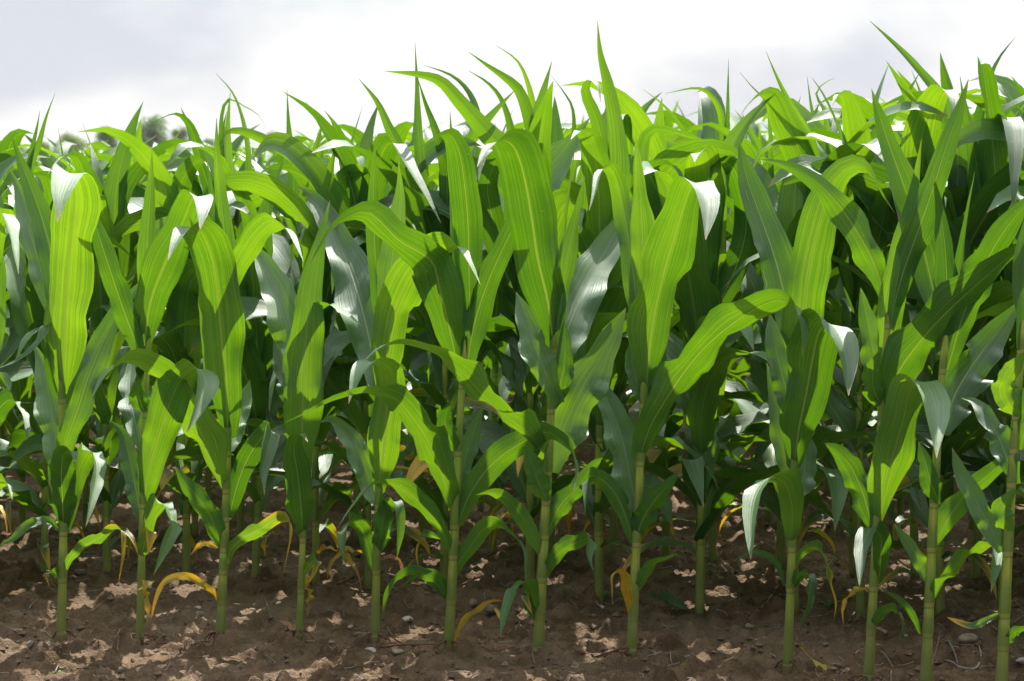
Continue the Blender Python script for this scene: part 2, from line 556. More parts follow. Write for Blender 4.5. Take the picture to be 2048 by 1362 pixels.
def gz(x, y):
    i = min(max(int(np.searchsorted(xs, x)), 1), nx - 1); j = min(max(int(np.searchsorted(ys, y)), 1), ny - 1)
    return float(GZ[j, i])


# ------------------------------------------------------------------ front row, plant by plant
# P: stem pixels base..top ; stem width px ; label      L: width px, roll, twist, kind, pixels with depth offset in cm
SPEC = """
P 122,1274 127,1000 124,800 128,640|27|front corn stalk nearest the left edge, broad leaf folded over white above it
L 100 0 0 g 126,790,0 127,690,-3 134,560,-7 145,460,-11 150,385,-15 139,346,-20 122,385,-24 115,446,-24
L 62 0 0 g 122,970,0 112,880,5 98,790,12 82,720,18 66,685,21
L 56 0 25 g 127,915,0 137,870,-3 157,815,-4 178,750,-3 208,680,0 240,620,2 290,555,4
L 56 0 0 g 128,1062,0 125,1000,-3 123,945,-6 127,908,-9 142,902,-12 152,925,-13
L 45 0 0 g 132,1060,0 143,1000,2 158,940,3 180,903,0 194,935,-3 183,1000,-5 171,1055,-5
L 25 20 0 m 128,1150,0 142,1115,-2 165,1095,-4 200,1075,-6 225,1058,-8 243,1062,-10 245,1100,-11 237,1166,-11
L 21 40 0 g 120,1065,0 95,1042,-1 60,1048,-3 25,1078,-5 -5,1092,-6
L 22 0 0 m 118,1158,0 105,1140,-2 97,1152,-3 100,1180,-3
L 56 0 0 s 122,650,2 105,520,4 85,440,6 60,370,7 40,320,7 21,264,6
L 48 0 0 g 112,650,4 82,540,9 56,450,16 38,380,22 18,335,25
L 30 30 0 g 118,800,2 100,720,0 95,650,-3 75,690,-8 40,718,-10 -5,738,-11
P 279,1280 286,1000 291,800 300,630|23|second front corn stalk from the left, yellow leaf hanging at its foot
L 40 25 0 s 298,650,0 294,560,0 296,470,0 300,400,0 303,340,0 304,298,0
L 50 0 0 g 290,730,0 262,660,-2 240,600,-3 220,540,-4 200,480,-4 186,435,-3 180,390,-1
L 74 0 -15 g 286,1010,0 298,940,-3 315,880,-6 334,820,-9 360,762,-13 390,735,-17 412,765,-20 400,812,-21 374,864,-21
L 42 0 0 g 283,1040,0 272,980,3 258,910,7 243,862,10 222,842,11
L 44 0 0 g 283,900,0 268,830,5 259,780,11 262,740,16 270,695,20
L 40 0 0 g 290,1085,0 300,1032,-2 315,1008,-5 335,1014,-8 344,1050,-10 331,1092,-11 307,1150,-11
L 23 0 0 y 282,1165,0 290,1172,-3 298,1210,-4 294,1252,-4
L 38 0 0 g 292,828,0 280,803,-3 276,778,-5 290,752,-6
L 76 0 0 g 288,700,0 301,605,-4 325,540,-7 352,480,-10 374,425,-13 388,394,-18 404,402,-24 404,428,-26 400,459,-27
L 30 0 0 m 281,1120,0 290,1085,-3 300,1062,-5 296,1110,-7
P 440,1277 452,1000 456,860 457,690|27|third front corn stalk from the left, wide leaf with white folded tip pointing left
L 92 0 0 g 456,880,0 452,780,-3 445,700,-6 440,640,-8 433,570,-11 425,520,-14 411,480,-18 392,454,-24 367,462,-30 350,488,-32 336,521,-33
L 56 10 0 g 460,590,3 480,525,0 508,482,-4 543,449,-8 570,458,-11 590,490,-12 607,524,-12
L 76 -15 0 g 446,980,0 425,920,-4 400,860,-8 370,805,-11 335,760,-14 300,733,-17 262,720,-19 225,738,-21 200,770,-21 177,813,-21
L 46 0 0 g 458,1036,0 472,980,-1 492,925,-3 520,880,-6 543,862,-9 535,900,-11 525,945,-11 529,992,-11
L 44 0 0 g 443,1097,0 425,1040,-2 400,1000,-3 370,965,-3 350,932,-2
L 29 20 0 m 452,1142,0 462,1100,-1 485,1078,-2 520,1060,-4 550,1040,-6 575,1038,-8 579,1070,-9 566,1150,-9
L 12 0 0 y 436,1096,1 412,1087,3 395,1095,4 379,1113,4
L 15 30 0 y 434,1202,0 425,1182,-2 400,1166,-4 368,1150,-5 335,1160,-6 320,1176,-7 308,1210,-8 302,1243,-8
L 44 0 0 s 458,700,3 455,560,2 448,460,2 440,370,2 434,300,1 433,236,1
L 34 0 0 s 462,690,3 458,560,3 440,470,3 425,400,3 414,318,3
L 42 0 0 g 460,905,0 470,860,4 484,815,8 500,760,12
P 598,1272 608,1000 611,850 614,760|21|fourth front corn stalk from the left, one bright yellow-green leaf upright along it
L 80 0 0 t 606,975,0 604,880,-3 606,790,-5 611,700,-6 617,620,-6 624,560,-5 637,495,-4 650,440,-2 660,400,-1
L 34 20 0 g 614,735,2 606,660,0 625,625,-3 655,610,-6 690,628,-8 724,653,-9
L 56 0 0 g 606,1078,0 602,1010,-3 596,950,-6 588,893,-9 600,868,-12 616,884,-13
L 22 0 0 m 605,1150,0 620,1128,-2 632,1118,-3 628,1140,-4 617,1166,-4
L 46 0 0 g 602,860,0 580,780,5 563,720,10 547,668,14
L 78 0 0 g 610,770,0 592,690,5 570,620,10 545,560,15 520,510,20 504,486,22
L 22 0 0 y 603,1180,1 612,1165,2 616,1200,1 613,1240,1
P 749,1279 757,1000 766,800 778,640|25|fifth front corn stalk from the left, standing left of the picture's middle
L 80 0 0 g 768,805,0 775,700,-4 790,625,-7 815,565,-10 842,522,-13 870,498,-16 903,486,-19 932,518,-21 961,570,-21
L 68 0 0 g 757,990,0 763,930,-3 770,870,-5 775,810,-7 778,755,-10 768,733,-14 740,725,-17 718,750,-19 707,780,-19 697,808,-19
L 90 0 0 g 757,790,0 745,710,5 730,640,10 708,560,17 680,490,24 650,430,30 615,383,34 592,370,33
L 50 0 0 g 752,1012,0 738,970,3 718,910,6 690,865,9 660,838,10 640,845,9
L 31 0 0 g 757,1102,0 768,1040,-3 780,1005,-6 795,1010,-9 800,1050,-10 794,1116,-10
L 34 0 0 g 748,1142,0 738,1100,1 725,1060,1 705,1040,-1 690,1060,-4 687,1095,-5 692,1134,-5
L 9 0 0 d 758,1118,0 790,1113,-2 804,1130,-3 800,1150,-3 774,1146,-3
L 56 0 0 s 775,670,0 780,560,1 790,470,2 800,380,3 797,325,3
L 36 0 0 s 765,670,2 752,530,3 747,420,3 748,330,2 751,268,1
L 40 0 0 g 754,1110,0 764,1060,-3 768,1020,-5 762,985,-7
P 897,1292 910,1040 921,820 932,670|29|sixth front corn stalk from the left, dry yellow leaf trailing at its foot
L 86 0 0 t 915,730,0 897,650,-4 880,580,-8 865,525,-12 835,503,-15 795,480,-17 765,448,-18 735,425,-19 700,432,-21 665,458,-22 640,495,-22 618,532,-22
L 72 -15 0 t 906,1022,0 885,950,-4 860,890,-8 825,835,-12 790,798,-16 745,785,-19 700,790,-21 650,808,-22 610,828,-22 570,845,-22
L 54 0 0 g 930,770,0 946,660,-1 970,580,-2 1000,510,-3 1030,450,-4 1060,400,-4 1088,335,-3
L 38 0 0 g 904,1112,0 880,1055,-3 850,1015,-6 815,985,-9 775,965,-12 745,970,-15 715,1002,-17 674,1057,-18
L 40 0 0 g 912,1012,0 925,940,2 945,870,4 967,810,5
L 36 0 0 g 905,1168,0 918,1125,0 940,1095,-1 965,1060,-2 990,1050,-4 1020,1066,-7 1046,1100,-9 1050,1165,-9
L 25 15 0 g 893,1197,0 875,1170,-2 850,1150,-4 825,1142,-6 795,1155,-8 775,1190,-9 764,1240,-9
L 20 0 0 g 896,1202,1 886,1170,0 865,1147,-1 835,1150,-2 803,1174,-3
L 16 0 0 m 882,1078,1 855,1068,0 843,1075,-2 835,1105,-3 838,1142,-3
L 54 0 0 g 915,1052,0 935,1000,-2 965,950,-4 1000,915,-6 1045,885,-9 1090,864,-12 1126,884,-14 1149,920,-15 1147,988,-15
L 12 0 0 y 908,1284,-2 925,1245,-4 950,1222,-5 985,1202,-6 1016,1204,-6
L 62 0 0 g 940,650,0 938,540,-2 936,450,-4 929,370,-7 918,305,-10 898,269,-14 868,278,-17 833,301,-18
L 36 35 0 s 926,660,2 918,540,2 912,440,2 906,340,2 900,222,2
L 40 0 0 g 915,905,0 900,880,-3 890,840,-5 900,800,-6
P 1075,1308 1090,1040 1103,800 1110,600|31|corn stalk right of centre, broadest leaf above it folded to a white tip
L 102 0 0 g 1108,700,0 1095,600,-3 1076,520,-6 1064,440,-9 1053,375,-12 1041,325,-15 1026,292,-20 1003,281,-26 977,299,-30 954,335,-32
L 88 0 0 g 1110,770,0 1125,690,4 1150,620,9 1180,555,16 1212,500,22 1245,440,27 1266,398,30
L 58 0 0 g 1118,803,-2 1098,762,-4 1070,692,-1 1050,632,4 1032,583,8
L 88 0 0 g 1104,945,0 1130,850,2 1160,785,4 1190,730,7 1220,675,10 1252,615,13
L 70 -35 10 g 1090,908,0 1060,870,-4 1015,835,-8 970,795,-11 925,745,-14 880,712,-17 835,694,-19 790,688,-21 755,700,-22 727,724,-22
L 46 0 0 g 1095,1003,-2 1076,962,-4 1062,922,-5 1050,888,-5
L 33 15 0 g 1088,1120,0 1065,1070,-2 1040,1030,-4 1015,1000,-6 985,985,-8 952,990,-10
L 40 0 0 g 1095,1072,0 1110,1030,0 1130,1000,0 1155,975,0 1186,932,-1 1205,915,-3
L 36 10 0 g 1090,1157,0 1103,1125,-1 1125,1100,-2 1155,1085,-3 1180,1076,-5 1176,1110,-7 1186,1142,-7
L 33 0 0 g 1072,1232,0 1066,1190,-3 1055,1165,-6 1035,1172,-9 1018,1205,-10 1000,1274,-10
L 30 50 0 s 1118,650,2 1122,560,2 1132,450,2 1140,380,2 1151,288,2
L 40 20 0 s 1115,660,-1 1128,570,-2 1140,500,-2 1153,430,-1 1170,352,0
L 44 0 0 g 1106,820,0 1120,770,-3 1130,700,-3 1128,640,-2
L 20 0 0 m 1070,1240,0 1058,1210,-2 1050,1190,-3 1064,1228,-5
P 1262,1308 1275,1040 1287,800 1296,640|29|corn stalk left of the wide front-row gap, leaf with yellow scratches beside it
L 96 0 0 g 1292,790,0 1300,690,-3 1315,600,-6 1335,520,-9 1355,455,-12 1372,400,-15 1388,365,-19 1410,385,-22 1416,420,-23 1411,480,-23
L 50 0 0 s 1292,640,2 1286,540,2 1285,470,2 1281,400,1 1276,330,1 1272,268,0
L 44 0 0 g 1288,710,0 1275,610,4 1262,520,8 1252,450,11 1240,385,12 1222,336,9 1200,346,5 1188,390,3 1178,422,3
L 68 0 0 g 1275,1034,0 1262,960,3 1248,890,6 1228,830,10 1206,780,14 1194,738,16
L 80 10 0 g 1278,925,0 1300,855,-3 1335,795,-6 1375,735,-9 1415,690,-12 1460,652,-15 1510,618,-18 1560,600,-21 1592,622,-24 1605,660,-25 1604,714,-25
L 38 0 0 g 1290,810,0 1270,752,2 1262,712,3 1266,676,4
L 48 0 0 g 1272,1082,0 1285,1040,-2 1310,1000,-4 1338,968,-5 1359,942,-5
L 38 0 0 g 1265,1087,0 1252,1035,0 1232,990,0 1205,960,0 1180,952,-3 1174,990,-5 1171,1032,-6
L 26 10 0 g 1268,1192,0 1285,1160,-1 1305,1128,-2 1335,1116,-4 1356,1106,-5
L 23 0 0 y 1262,1235,0 1255,1180,-3 1245,1146,-6 1228,1150,-8 1225,1210,-8
L 46 0 0 g 1292,800,0 1312,750,3 1316,700,4 1308,660,4
P 1575,1334 1585,1050 1590,880 1594,760|27|corn stalk right of the wide front-row gap, white folded leaf tip hanging right of it
L 98 0 0 g 1588,940,0 1598,860,-3 1612,790,-6 1625,720,-9 1638,665,-13 1658,647,-17 1680,675,-20 1692,720,-21 1697,792,-21
L 88 0 15 t 1592,810,2 1600,710,0 1606,630,-2 1613,555,-3 1626,490,-4 1642,430,-5 1657,380,-5 1680,344,-6 1715,329,-8 1741,346,-10 1760,384,-11 1789,426,-11
L 80 0 0 g 1590,710,0 1572,605,3 1548,510,6 1520,430,9 1495,360,11 1477,280,12
L 58 0 0 g 1590,870,0 1572,780,3 1552,700,6 1539,625,10
L 58 0 0 g 1583,1097,0 1585,1040,-3 1582,1000,-6 1568,966,-9 1540,955,-12 1515,985,-14 1503,1040,-15 1502,1120,-15
L 46 0 0 g 1590,1000,0 1572,920,2 1557,850,4 1545,780,7 1533,725,8
L 30 0 0 g 1585,1178,0 1600,1150,-3 1618,1152,-6 1618,1200,-8 1596,1264,-8
L 23 0 0 m 1590,1137,2 1605,1105,2 1630,1095,1 1648,1115,0 1660,1170,-1 1670,1205,-2 1667,1243,-2
L 14 20 0 g 1567,1167,1 1555,1130,1 1530,1108,0 1500,1105,0 1468,1122,0
L 50 0 0 g 1588,1000,0 1606,960,3 1612,900,6 1606,850,8
P 1735,1366 1752,1080 1765,780 1778,620|28|front corn stalk left of the thick right-hand pair, broad leaf slanting right from it
L 58 0 0 s 1770,810,0 1778,700,0 1787,610,-1 1800,530,-2 1815,460,-2 1828,390,-1 1843,278,0
L 54 0 0 g 1765,810,0 1752,730,1 1735,650,2 1721,575,3
L 94 0 -35 g 1772,845,0 1795,750,-3 1835,690,-6 1880,638,-9 1925,595,-11 1975,550,-13 2030,505,-15 2095,478,-17
L 86 0 0 g 1755,1055,0 1770,980,-3 1788,905,-6 1808,835,-9 1822,778,-13 1845,764,-17 1868,800,-20 1871,850,-21 1873,917,-21
L 42 0 0 g 1758,1168,0 1762,1110,-3 1762,1075,-5 1745,1055,-8 1727,1090,-10 1722,1130,-11 1719,1174,-11
L 56 -10 0 g 1745,1062,0 1730,1000,0 1705,940,0 1675,902,-1 1648,886,-2
L 25 0 0 g 1740,1262,0 1758,1232,-2 1785,1218,-5 1803,1242,-7 1798,1300,-7
L 12 0 0 y 1738,1175,0 1705,1185,-2 1688,1212,-3 1687,1252,-3
L 56 0 20 g 1780,650,0 1802,560,-2 1835,465,-4 1862,390,-5 1890,300,-5 1915,230,-4 1937,158,-3
L 62 0 0 t 1772,600,2 1745,520,2 1705,450,1 1665,395,0 1620,355,-1 1570,330,-2 1518,317,-3
L 44 0 0 g 1766,815,0 1748,780,-3 1746,740,-5 1760,700,-6
P 1850,1380 1866,1050 1880,800 1892,670|32|thick front corn stalk, left one of the two nearest the right edge
L 48 0 0 s 1880,710,0 1893,600,-1 1892,520,-1 1885,450,-1 1875,390,-2 1866,350,-4
L 31 30 0 s 1895,690,1 1915,570,1 1928,480,1 1938,410,1 1950,343,0
L 84 0 0 g 1885,870,0 1905,800,3 1935,745,7 1970,695,11 2005,650,14 2042,600,16
L 40 0 0 g 1880,1008,-2 1862,965,-4 1850,920,-4 1837,883,-3
L 44 0 0 g 1868,1097,0 1895,1040,-1 1930,990,-2 1970,955,-3 2010,920,-4 2047,878,-5
L 40 25 0 g 1865,1207,0 1882,1165,-2 1910,1135,-4 1945,1105,-6 1975,1092,-8 1994,1102,-10 1990,1135,-11 1982,1185,-11
L 30 0 0 g 1852,1162,0 1835,1115,1 1812,1080,2 1788,1048,3
L 14 0 0 g 1840,1268,0 1825,1230,0 1800,1200,0 1775,1185,0 1756,1171,0
L 64 0 0 g 1890,680,2 1862,560,6 1832,440,7 1802,355,7 1775,280,7 1757,225,6 1743,178,5
L 64 0 0 g 1895,740,0 1930,620,-2 1965,540,-4 2000,475,-6 2050,410,-7 2095,365,-8
P 2000,1410 2021,1000 2035,800 2046,640|35|thickest front corn stalk, touching the right edge of the picture
L 52 0 0 g 2040,832,-2 2020,803,-4 2011,780,-5 2030,735,-6 2055,700,-7
L 46 0 0 g 2035,968,0 2015,920,0 1995,870,3 1970,830,6 1945,802,9 1922,796,10
L 44 0 0 g 2002,1105,0 1975,1045,2 1945,990,5 1920,940,8 1904,895,10
L 42 0 0 g 2025,1063,-2 2010,1042,-4 2005,1018,-4 2032,975,-5
L 16 30 0 m 1998,1228,0 1975,1240,-1 1945,1252,-1 1920,1245,0 1893,1234,2
L 23 0 0 g 2010,1293,0 2030,1265,-1 2065,1253,-2
L 70 0 0 s 2046,700,0 2055,580,0 2065,470,0 2080,380,0 2090,300,0
L 60 0 0 g 2040,900,0 2062,820,-2 2090,760,-4 2120,720,-5
P -36,1268 -32,1000 -30,800 -28,640|26|corn stalk just cut off by the left edge of the picture
L 42 0 0 s -22,780,0 -6,660,0 0,560,0 -6,470,0 -15,380,0
L 54 0 0 g -30,620,0 -20,490,-4 -5,425,-8 13,440,-12 26,490,-13 37,548,-13
L 44 0 0 g -32,900,0 -10,830,-2 20,800,-4 45,830,-6 55,880,-7
L 40 0 0 g -34,1040,0 -18,980,-2 5,960,-4 25,1000,-6
L 16 0 0 y -32,1080,0 -10,1010,-3 8,1030,-5 14,1080,-5
"""

# leaves that stand out above or between the front row: row number, then the leaf
TOPS = """
2 24 0 0 s 58,345,0 78,285,0 92,235,0 110,187,0
2 28 0 0 s 52,370,0 64,300,0 74,255,0 80,221,0
2 64 0 0 s 232,520,0 229,450,0 234,370,0 250,300,0 270,240,0 287,203,0
3 12 0 0 s 197,335,0 182,290,0 164,243,0
3 12 0 0 s 128,330,0 122,290,0 116,255,0
2 30 0 0 t 425,420,0 402,325,-2 382,256,-5 355,229,-9 320,238,-12 293,252,-13
2 46 0 0 g 430,410,0 415,340,5 390,280,9 362,216,11
3 17 0 0 s 497,310,0 486,240,0 465,185,0 432,147,0
3 30 0 0 s 455,310,0 456,245,0 461,182,0
3 12 0 0 t 440,280,0 455,200,-2 490,214,-4 522,236,-6 536,282,-6
3 25 0 0 s 586,340,0 578,260,0 574,177,0
2 32 0 0 s 705,345,0 668,292,0 641,250,0 612,204,0
2 42 10 0 t 672,385,0 610,325,-2 545,286,-5 482,262,-8 452,268,-11 449,315,-12
2 42 0 0 s 798,310,0 776,252,0 755,205,0 718,158,0
3 14 0 0 s 700,300,0 712,255,0 725,213,0
2 26 0 0 s 836,250,0 834,170,0 830,86,0
2 34 0 0 s 892,345,0 871,262,0 852,210,0 835,155,0
2 56 0 0 t 1025,330,0 965,255,-1 922,205,-3 886,166,-5 850,152,-8 768,142,-12
3 26 0 0 t 955,230,0 936,182,3 905,152,4 848,130,4
2 46 0 0 t 1080,320,0 1058,235,0 1036,178,-1 1008,154,-2 975,131,-3 937,104,-4
3 25 0 0 t 1070,240,0 1056,168,-1 1035,122,-2 991,90,-3
3 28 0 0 t 1022,265,0 1001,196,0 975,165,0 936,141,0
2 56 0 0 s 1074,340,0 1071,255,0 1085,190,0 1104,122,0
2 46 0 0 s 930,300,0 968,247,0 1000,211,0 1033,177,0
2 52 0 0 s 1237,330,0 1231,245,0 1216,170,0 1201,110,0 1195,42,0
2 32 0 0 g 1207,300,0 1190,232,-2 1171,186,-4 1179,161,-8 1196,172,-11 1201,205,-12
3 16 0 0 s 1146,220,0 1126,182,0 1102,151,0
2 72 0 0 g 1062,440,0 1090,365,4 1125,310,8 1162,260,11 1180,235,12
2 58 0 0 g 738,480,0 746,385,-3 761,315,-6 782,285,-10 816,330,-14 846,382,-16 882,447,-17
3 20 0 0 s 1455,240,0 1456,180,0 1457,119,0
3 22 10 0 t 1447,270,0 1436,212,-2 1402,178,-5 1330,187,-8
3 15 0 0 s 1532,205,0 1505,175,0 1480,145,0
2 32 0 0 s 1625,300,0 1578,205,0 1552,150,0 1532,103,0
2 60 0 0 g 1645,420,0 1604,325,-2 1568,245,-4 1541,188,-8 1506,200,-12 1475,240,-13
3 24 0 0 s 1632,270,0 1622,210,0 1614,152,0
3 20 0 0 t 1648,220,0 1632,190,2 1645,168,2 1671,156,1
2 66 0 0 g 1736,400,0 1722,315,-3 1707,243,-6 1694,194,-10 1676,190,-14 1664,215,-16
2 42 0 0 t 1915,300,0 1888,205,0 1852,155,2 1802,100,3 1740,42,4
2 46 0 0 s 1680,370,0 1750,272,0 1800,210,0 1839,146,0
2 78 0 0 g 1838,340,0 1850,255,-3 1867,203,-6 1885,179,-10 1906,200,-14 1903,248,-15
2 46 0 0 s 1950,310,0 1932,225,0 1920,152,0
3 32 0 0 s 1988,270,0 1981,212,0 1967,152,0
3 28 0 0 s 2065,255,0 2031,211,0 2003,174,0
2 60 0 0 g 1942,560,0 1956,440,-2 1972,340,-5 1990,262,-8 2014,235,-13 2028,290,-17 2028,350,-18 2025,432,-18
2 52 0 0 g 1492,460,0 1482,375,-4 1463,332,-8 1434,324,-12 1418,372,-14
2 44 0 0 g 100,560,0 107,470,-2 108,400,-5 95,356,-9 60,352,-13 30,366,-15 -3,398,-16
2 36 0 0 t 1300,420,0 1282,330,3 1300,262,2 1370,271,-2 1420,290,-4 1470,324,-5
2 58 0 0 g 1330,480,0 1322,400,-3 1300,340,-6 1340,330,-9 1380,392,-10
2 50 0 0 g 985,440,0 975,370,-3 990,320,-7 985,300,-11 955,330,-14
2 44 0 0 g 640,480,0 660,400,-3 700,345,-7 735,345,-11 745,390,-13
2 50 0 0 g 330,520,0 345,430,-3 370,350,-6 400,320,-10 425,350,-13
2 44 0 0 g 1052,820,0 1046,740,6 1030,690,11 1008,650,14 992,632,14
2 48 0 0 g 1722,640,0 1708,600,6 1690,550,12 1668,505,17 1655,480,18
2 36 0 0 g 1722,945,0 1708,885,7 1688,825,14 1660,775,18 1648,755,18
2 48 0 0 g 1412,895,0 1400,820,8 1386,765,14 1370,735,17
2 52 0 0 g 1412,690,0 1402,620,8 1390,550,15 1378,500,19
2 50 0 0 g 738,760,0 728,700,8 712,640,15 694,590,20
2 60 0 0 g 1425,700,0 1510,590,6 1460,510,14 1402,464,18 1370,480,16
2 46 0 0 g 215,760,0 205,690,7 188,640,13 165,610,17
2 46 0 0 g 509,800,0 520,730,7 536,670,14 556,620,18
2 40 0 0 g 371,700,0 360,640,-2 352,590,-5 372,560,-9 392,590,-11 398,640,-11
2 46 0 0 g 1590,760,0 1574,680,8 1558,610,15 1540,560,19
2 44 0 0 g 885,640,0 868,560,7 850,500,13 830,450,17
2 50 0 0 g 1198,700,0 1190,600,-3 1182,520,-6 1160,470,-11 1140,490,-15 1130,540,-17
2 44 0 0 g 1881,980,0 1900,910,7 1930,850,14 1965,810,18
2 40 0 0 g 632,760,0 645,690,7 660,640,13 684,600,17
2 46 0 0 g 200,440,0 170,350,-3 150,312,-7 120,320,-11 95,350,-13
"""

ROW_SLOPE = -0.28
def row_y(k, X):
    return 4.95 + 0.70 * (k - 1) + ROW_SLOPE * X


def reach(pts, w, k=0.10):
    """an arching blade's drooping tip also reaches outward"""
    if w < 30: return pts
    i = min(range(len(pts)), key=lambda q: pts[q][1])
    if i == 0 or i == len(pts) - 1: return pts
    out = list(pts[:i + 1])
    for (x, y, d) in pts[i + 1:]:
        out.append((x, y, d - k * (y - pts[i][1])))
    return out


def build_leaf(name, spec_pts, Y0, base, w, r, tw, kind, parent, n=28, m=9, extra=None):
    spec_pts = reach(spec_pts, w)
    P = [at(x, y, Y0 + d * 0.01) for (x, y, d) in spec_pts]
    if extra is not None:
        P = [extra] + P
    P = np.array(P)
    wid = w * Y0 / F
    ruf = {"s": 0.35, "y": 2.2, "d": 2.2}.get(kind, 1.0) * (0.6 + 0.8 * rng.uniform())
    V, Fq, uv = leaf_geo(P, wid, r0=r, tw=tw, kind=kind if kind in "st" else "b", n=n, m=m, ruf=ruf)
    me = make_mesh(name, V - base, Fq, uv)
    return link("leaf", me, LM[kind], parent)


def parse_pts(s):
    return [tuple(float(q) for q in p.split(",")) for p in s.split()]


def brace_roots(parent, r, n=5):
    for k in range(n):
        a = rng.uniform(0, 6.28)
        d = np.array([math.cos(a), math.sin(a), 0])
        l = rng.uniform(0.02, 0.05)
        P = [d * r * 0.7 + np.array([0, 0, 0.012]), d * (r + l * 0.5) + np.array([0, 0, 0.008]), d * (r + l) + np.array([0, 0, -0.006])]
        V, Fq = tube_geo(P, 0.0022, 0.0012, 6, 5)
        link("root", make_mesh("root", V, Fq), M_ROOT, parent)


front = []
cur = None
for line in SPEC.strip().splitlines():
    if line[0] == "P":
        pts, wpx, lab = line[2:].split("|")
        pts = [tuple(float(q) for q in p.split(",")) for p in pts.split()]
        base = ground_at(*pts[0])
        Y0 = base[1]
        o = empty("corn_plant", base)
        tag(o, lab, "corn plant", "corn plants of the front row")
        cur = dict(o=o, base=base, Y0=Y0, pts=pts, w=float(wpx), leaves=[])
        front.append(cur)
    else:
        a = line[2:].split(None, 4)
        cur["leaves"].append((float(a[0]), float(a[1]), float(a[2]), a[3], parse_pts(a[4])))

for p in front:
    Y0, base = p["Y0"], p["base"]
    P = np.array([at(x, y, Y0) for (x, y) in p["pts"]])
    P[0, 2] = -0.015
    z0, z1 = P[0, 2], P[-1, 2]
    nodes = [0.05]
    for lf in p["leaves"]:
        x, y, d = lf[4][0]
        nodes.append((at(x, y, Y0)[2] - z0) / (z1 - z0))
    r = p["w"] * 0.5 * Y0 / F * 0.69
    V, Fq, uv = stalk_geo(P, r, r * 0.62, nodes, 14)
    link("stalk", make_mesh("stalk", V - base, Fq, uv), M_STALK, p["o"])
    brace_roots(p["o"], r)
    for (w, rr, tw, kd, pts) in p["leaves"]:
        # the blade sets out from the stem surface
        build_leaf("leaf", pts, Y0, base, w * 0.96, rr + rng.uniform(-12, 12), tw + rng.uniform(-14, 14), kd, p["o"])


# ------------------------------------------------------------------ grown plants (rows behind)
def grow_plant(rs, H=1.0, n=12, m=5, low=True):
    """returns (stalk geo, [(kind, leaf geo)]) of one corn plant standing at the origin"""
    hs = 0.62 * H
    lean = np.array([rs.normal(0, 0.012), rs.normal(0, 0.012), 0])
    SPn = [np.array([0, 0, -0.02]), lean * 0.5 + [0, 0, hs * 0.5], lean + [0, 0, hs]]
    zs = [0.06, 0.10, 0.13, 0.16, 0.20, 0.24, 0.29, 0.33, 0.37, 0.42, 0.46, 0.50, 0.54, 0.58, 0.61]
    phi0 = rs.uniform(0, 6.28)
    leaves = []
    for i, zf in enumerate(zs):
        z = zf * H
        if i < 2 and (not low or rs.uniform() < 0.35): continue
        phi = phi0 + math.pi * (i % 2) + rs.normal(0, 0.45)
        pw = 2.4
        if i < 2:
            Ln, w, a0, a1, kind = rs.uniform(.13, .22), rs.uniform(.016, .026), R(50), R(160), ("y" if rs.uniform() < .4 else "m")
            pw = 1.2
        elif i < 6:
            Ln, w, a0, a1, kind = rs.uniform(.30, .46), rs.uniform(.048, .068), R(rs.uniform(28, 48)), R(rs.uniform(110, 165)), ("m" if rs.uniform() < .2 else "g")
            pw = 1.5
        elif i < 9:
            Ln, w, a0, a1, kind = rs.uniform(.42, .56) * H, rs.uniform(.060, .082), R(rs.uniform(22, 40)), R(rs.uniform(95, 165)), "g"
        elif i < 13:
            Ln, w, a0, a1, kind = rs.uniform(.48, .62) * H, rs.uniform(.074, .098), R(rs.uniform(12, 28)), R(rs.uniform(100, 170)), "g"
            pw = rs.uniform(2.4, 4.2)
        elif i == 13:
            Ln, w, a0, a1, kind = rs.uniform(.44, .56) * H, rs.uniform(.060, .085), R(rs.uniform(5, 16)), R(rs.uniform(60, 160)), "g"
            pw = rs.uniform(2.6, 4.5)
        else:
            Ln, w, a0, a1, kind = rs.uniform(.32, .46) * H, rs.uniform(.048, .075), R(rs.uniform(2, 10)), R(rs.uniform(8, 60)), "s"
        q = np.linspace(0, 1, 9)
        ang = a0 + (a1 - a0) * q ** pw
        drift = rs.normal(0, 0.5) * q
        st = Ln / 8
        P = [np.array([0, 0, z]) + lean * zf]
        for k in range(1, 9):
            aa = ang[k]
            h = np.array([math.cos(phi + drift[k]), math.sin(phi + drift[k]), 0])
            P.append(P[-1] + st * (h * math.sin(aa) + np.array([0, 0, math.cos(aa)])))
        hd = np.array([math.cos(phi), math.sin(phi), 0])
        w0 = np.cross(np.array([0, 0, 1.0]), hd)
        g = leaf_geo(P, w, w0=w0, tw=rs.normal(0, 35), kind="s" if kind == "s" else "b", n=n, m=m,
                     ruf=0.4 if kind == "s" else rs.uniform(.6, 1.4), rs=rs)
        leaves.append((kind, g))
    st = stalk_geo(SPn, 0.0088, 0.006, [z / 0.62 for z in (0.06, .15, .24, .33, .42, .5)], 10)
    return st, leaves


protos = []
for k in range(12):
    rs = np.random.default_rng(100 + k)
    st, lv = grow_plant(rs, 1.0, 18, 7)
    pm = make_mesh("stalk", *st); pm.materials.append(M_STALK)
    lm = []
    for kind, g in lv:
        me = make_mesh("leaf", *g); me.materials.append(LM[kind]); lm.append(me)
    protos.append((pm, lm))


def height_at(X, Y):
    """the stand is taller towards the right of the field"""
    u = X / (0.2 * Y)
    far = min(max((Y - 6.9) / 1.5, 0), 1)
    return 1.02 - 0.045 * far + (0.155 + 0.043 * far) * (1 / (1 + math.exp(-(u - 0.0) * 3.2)))


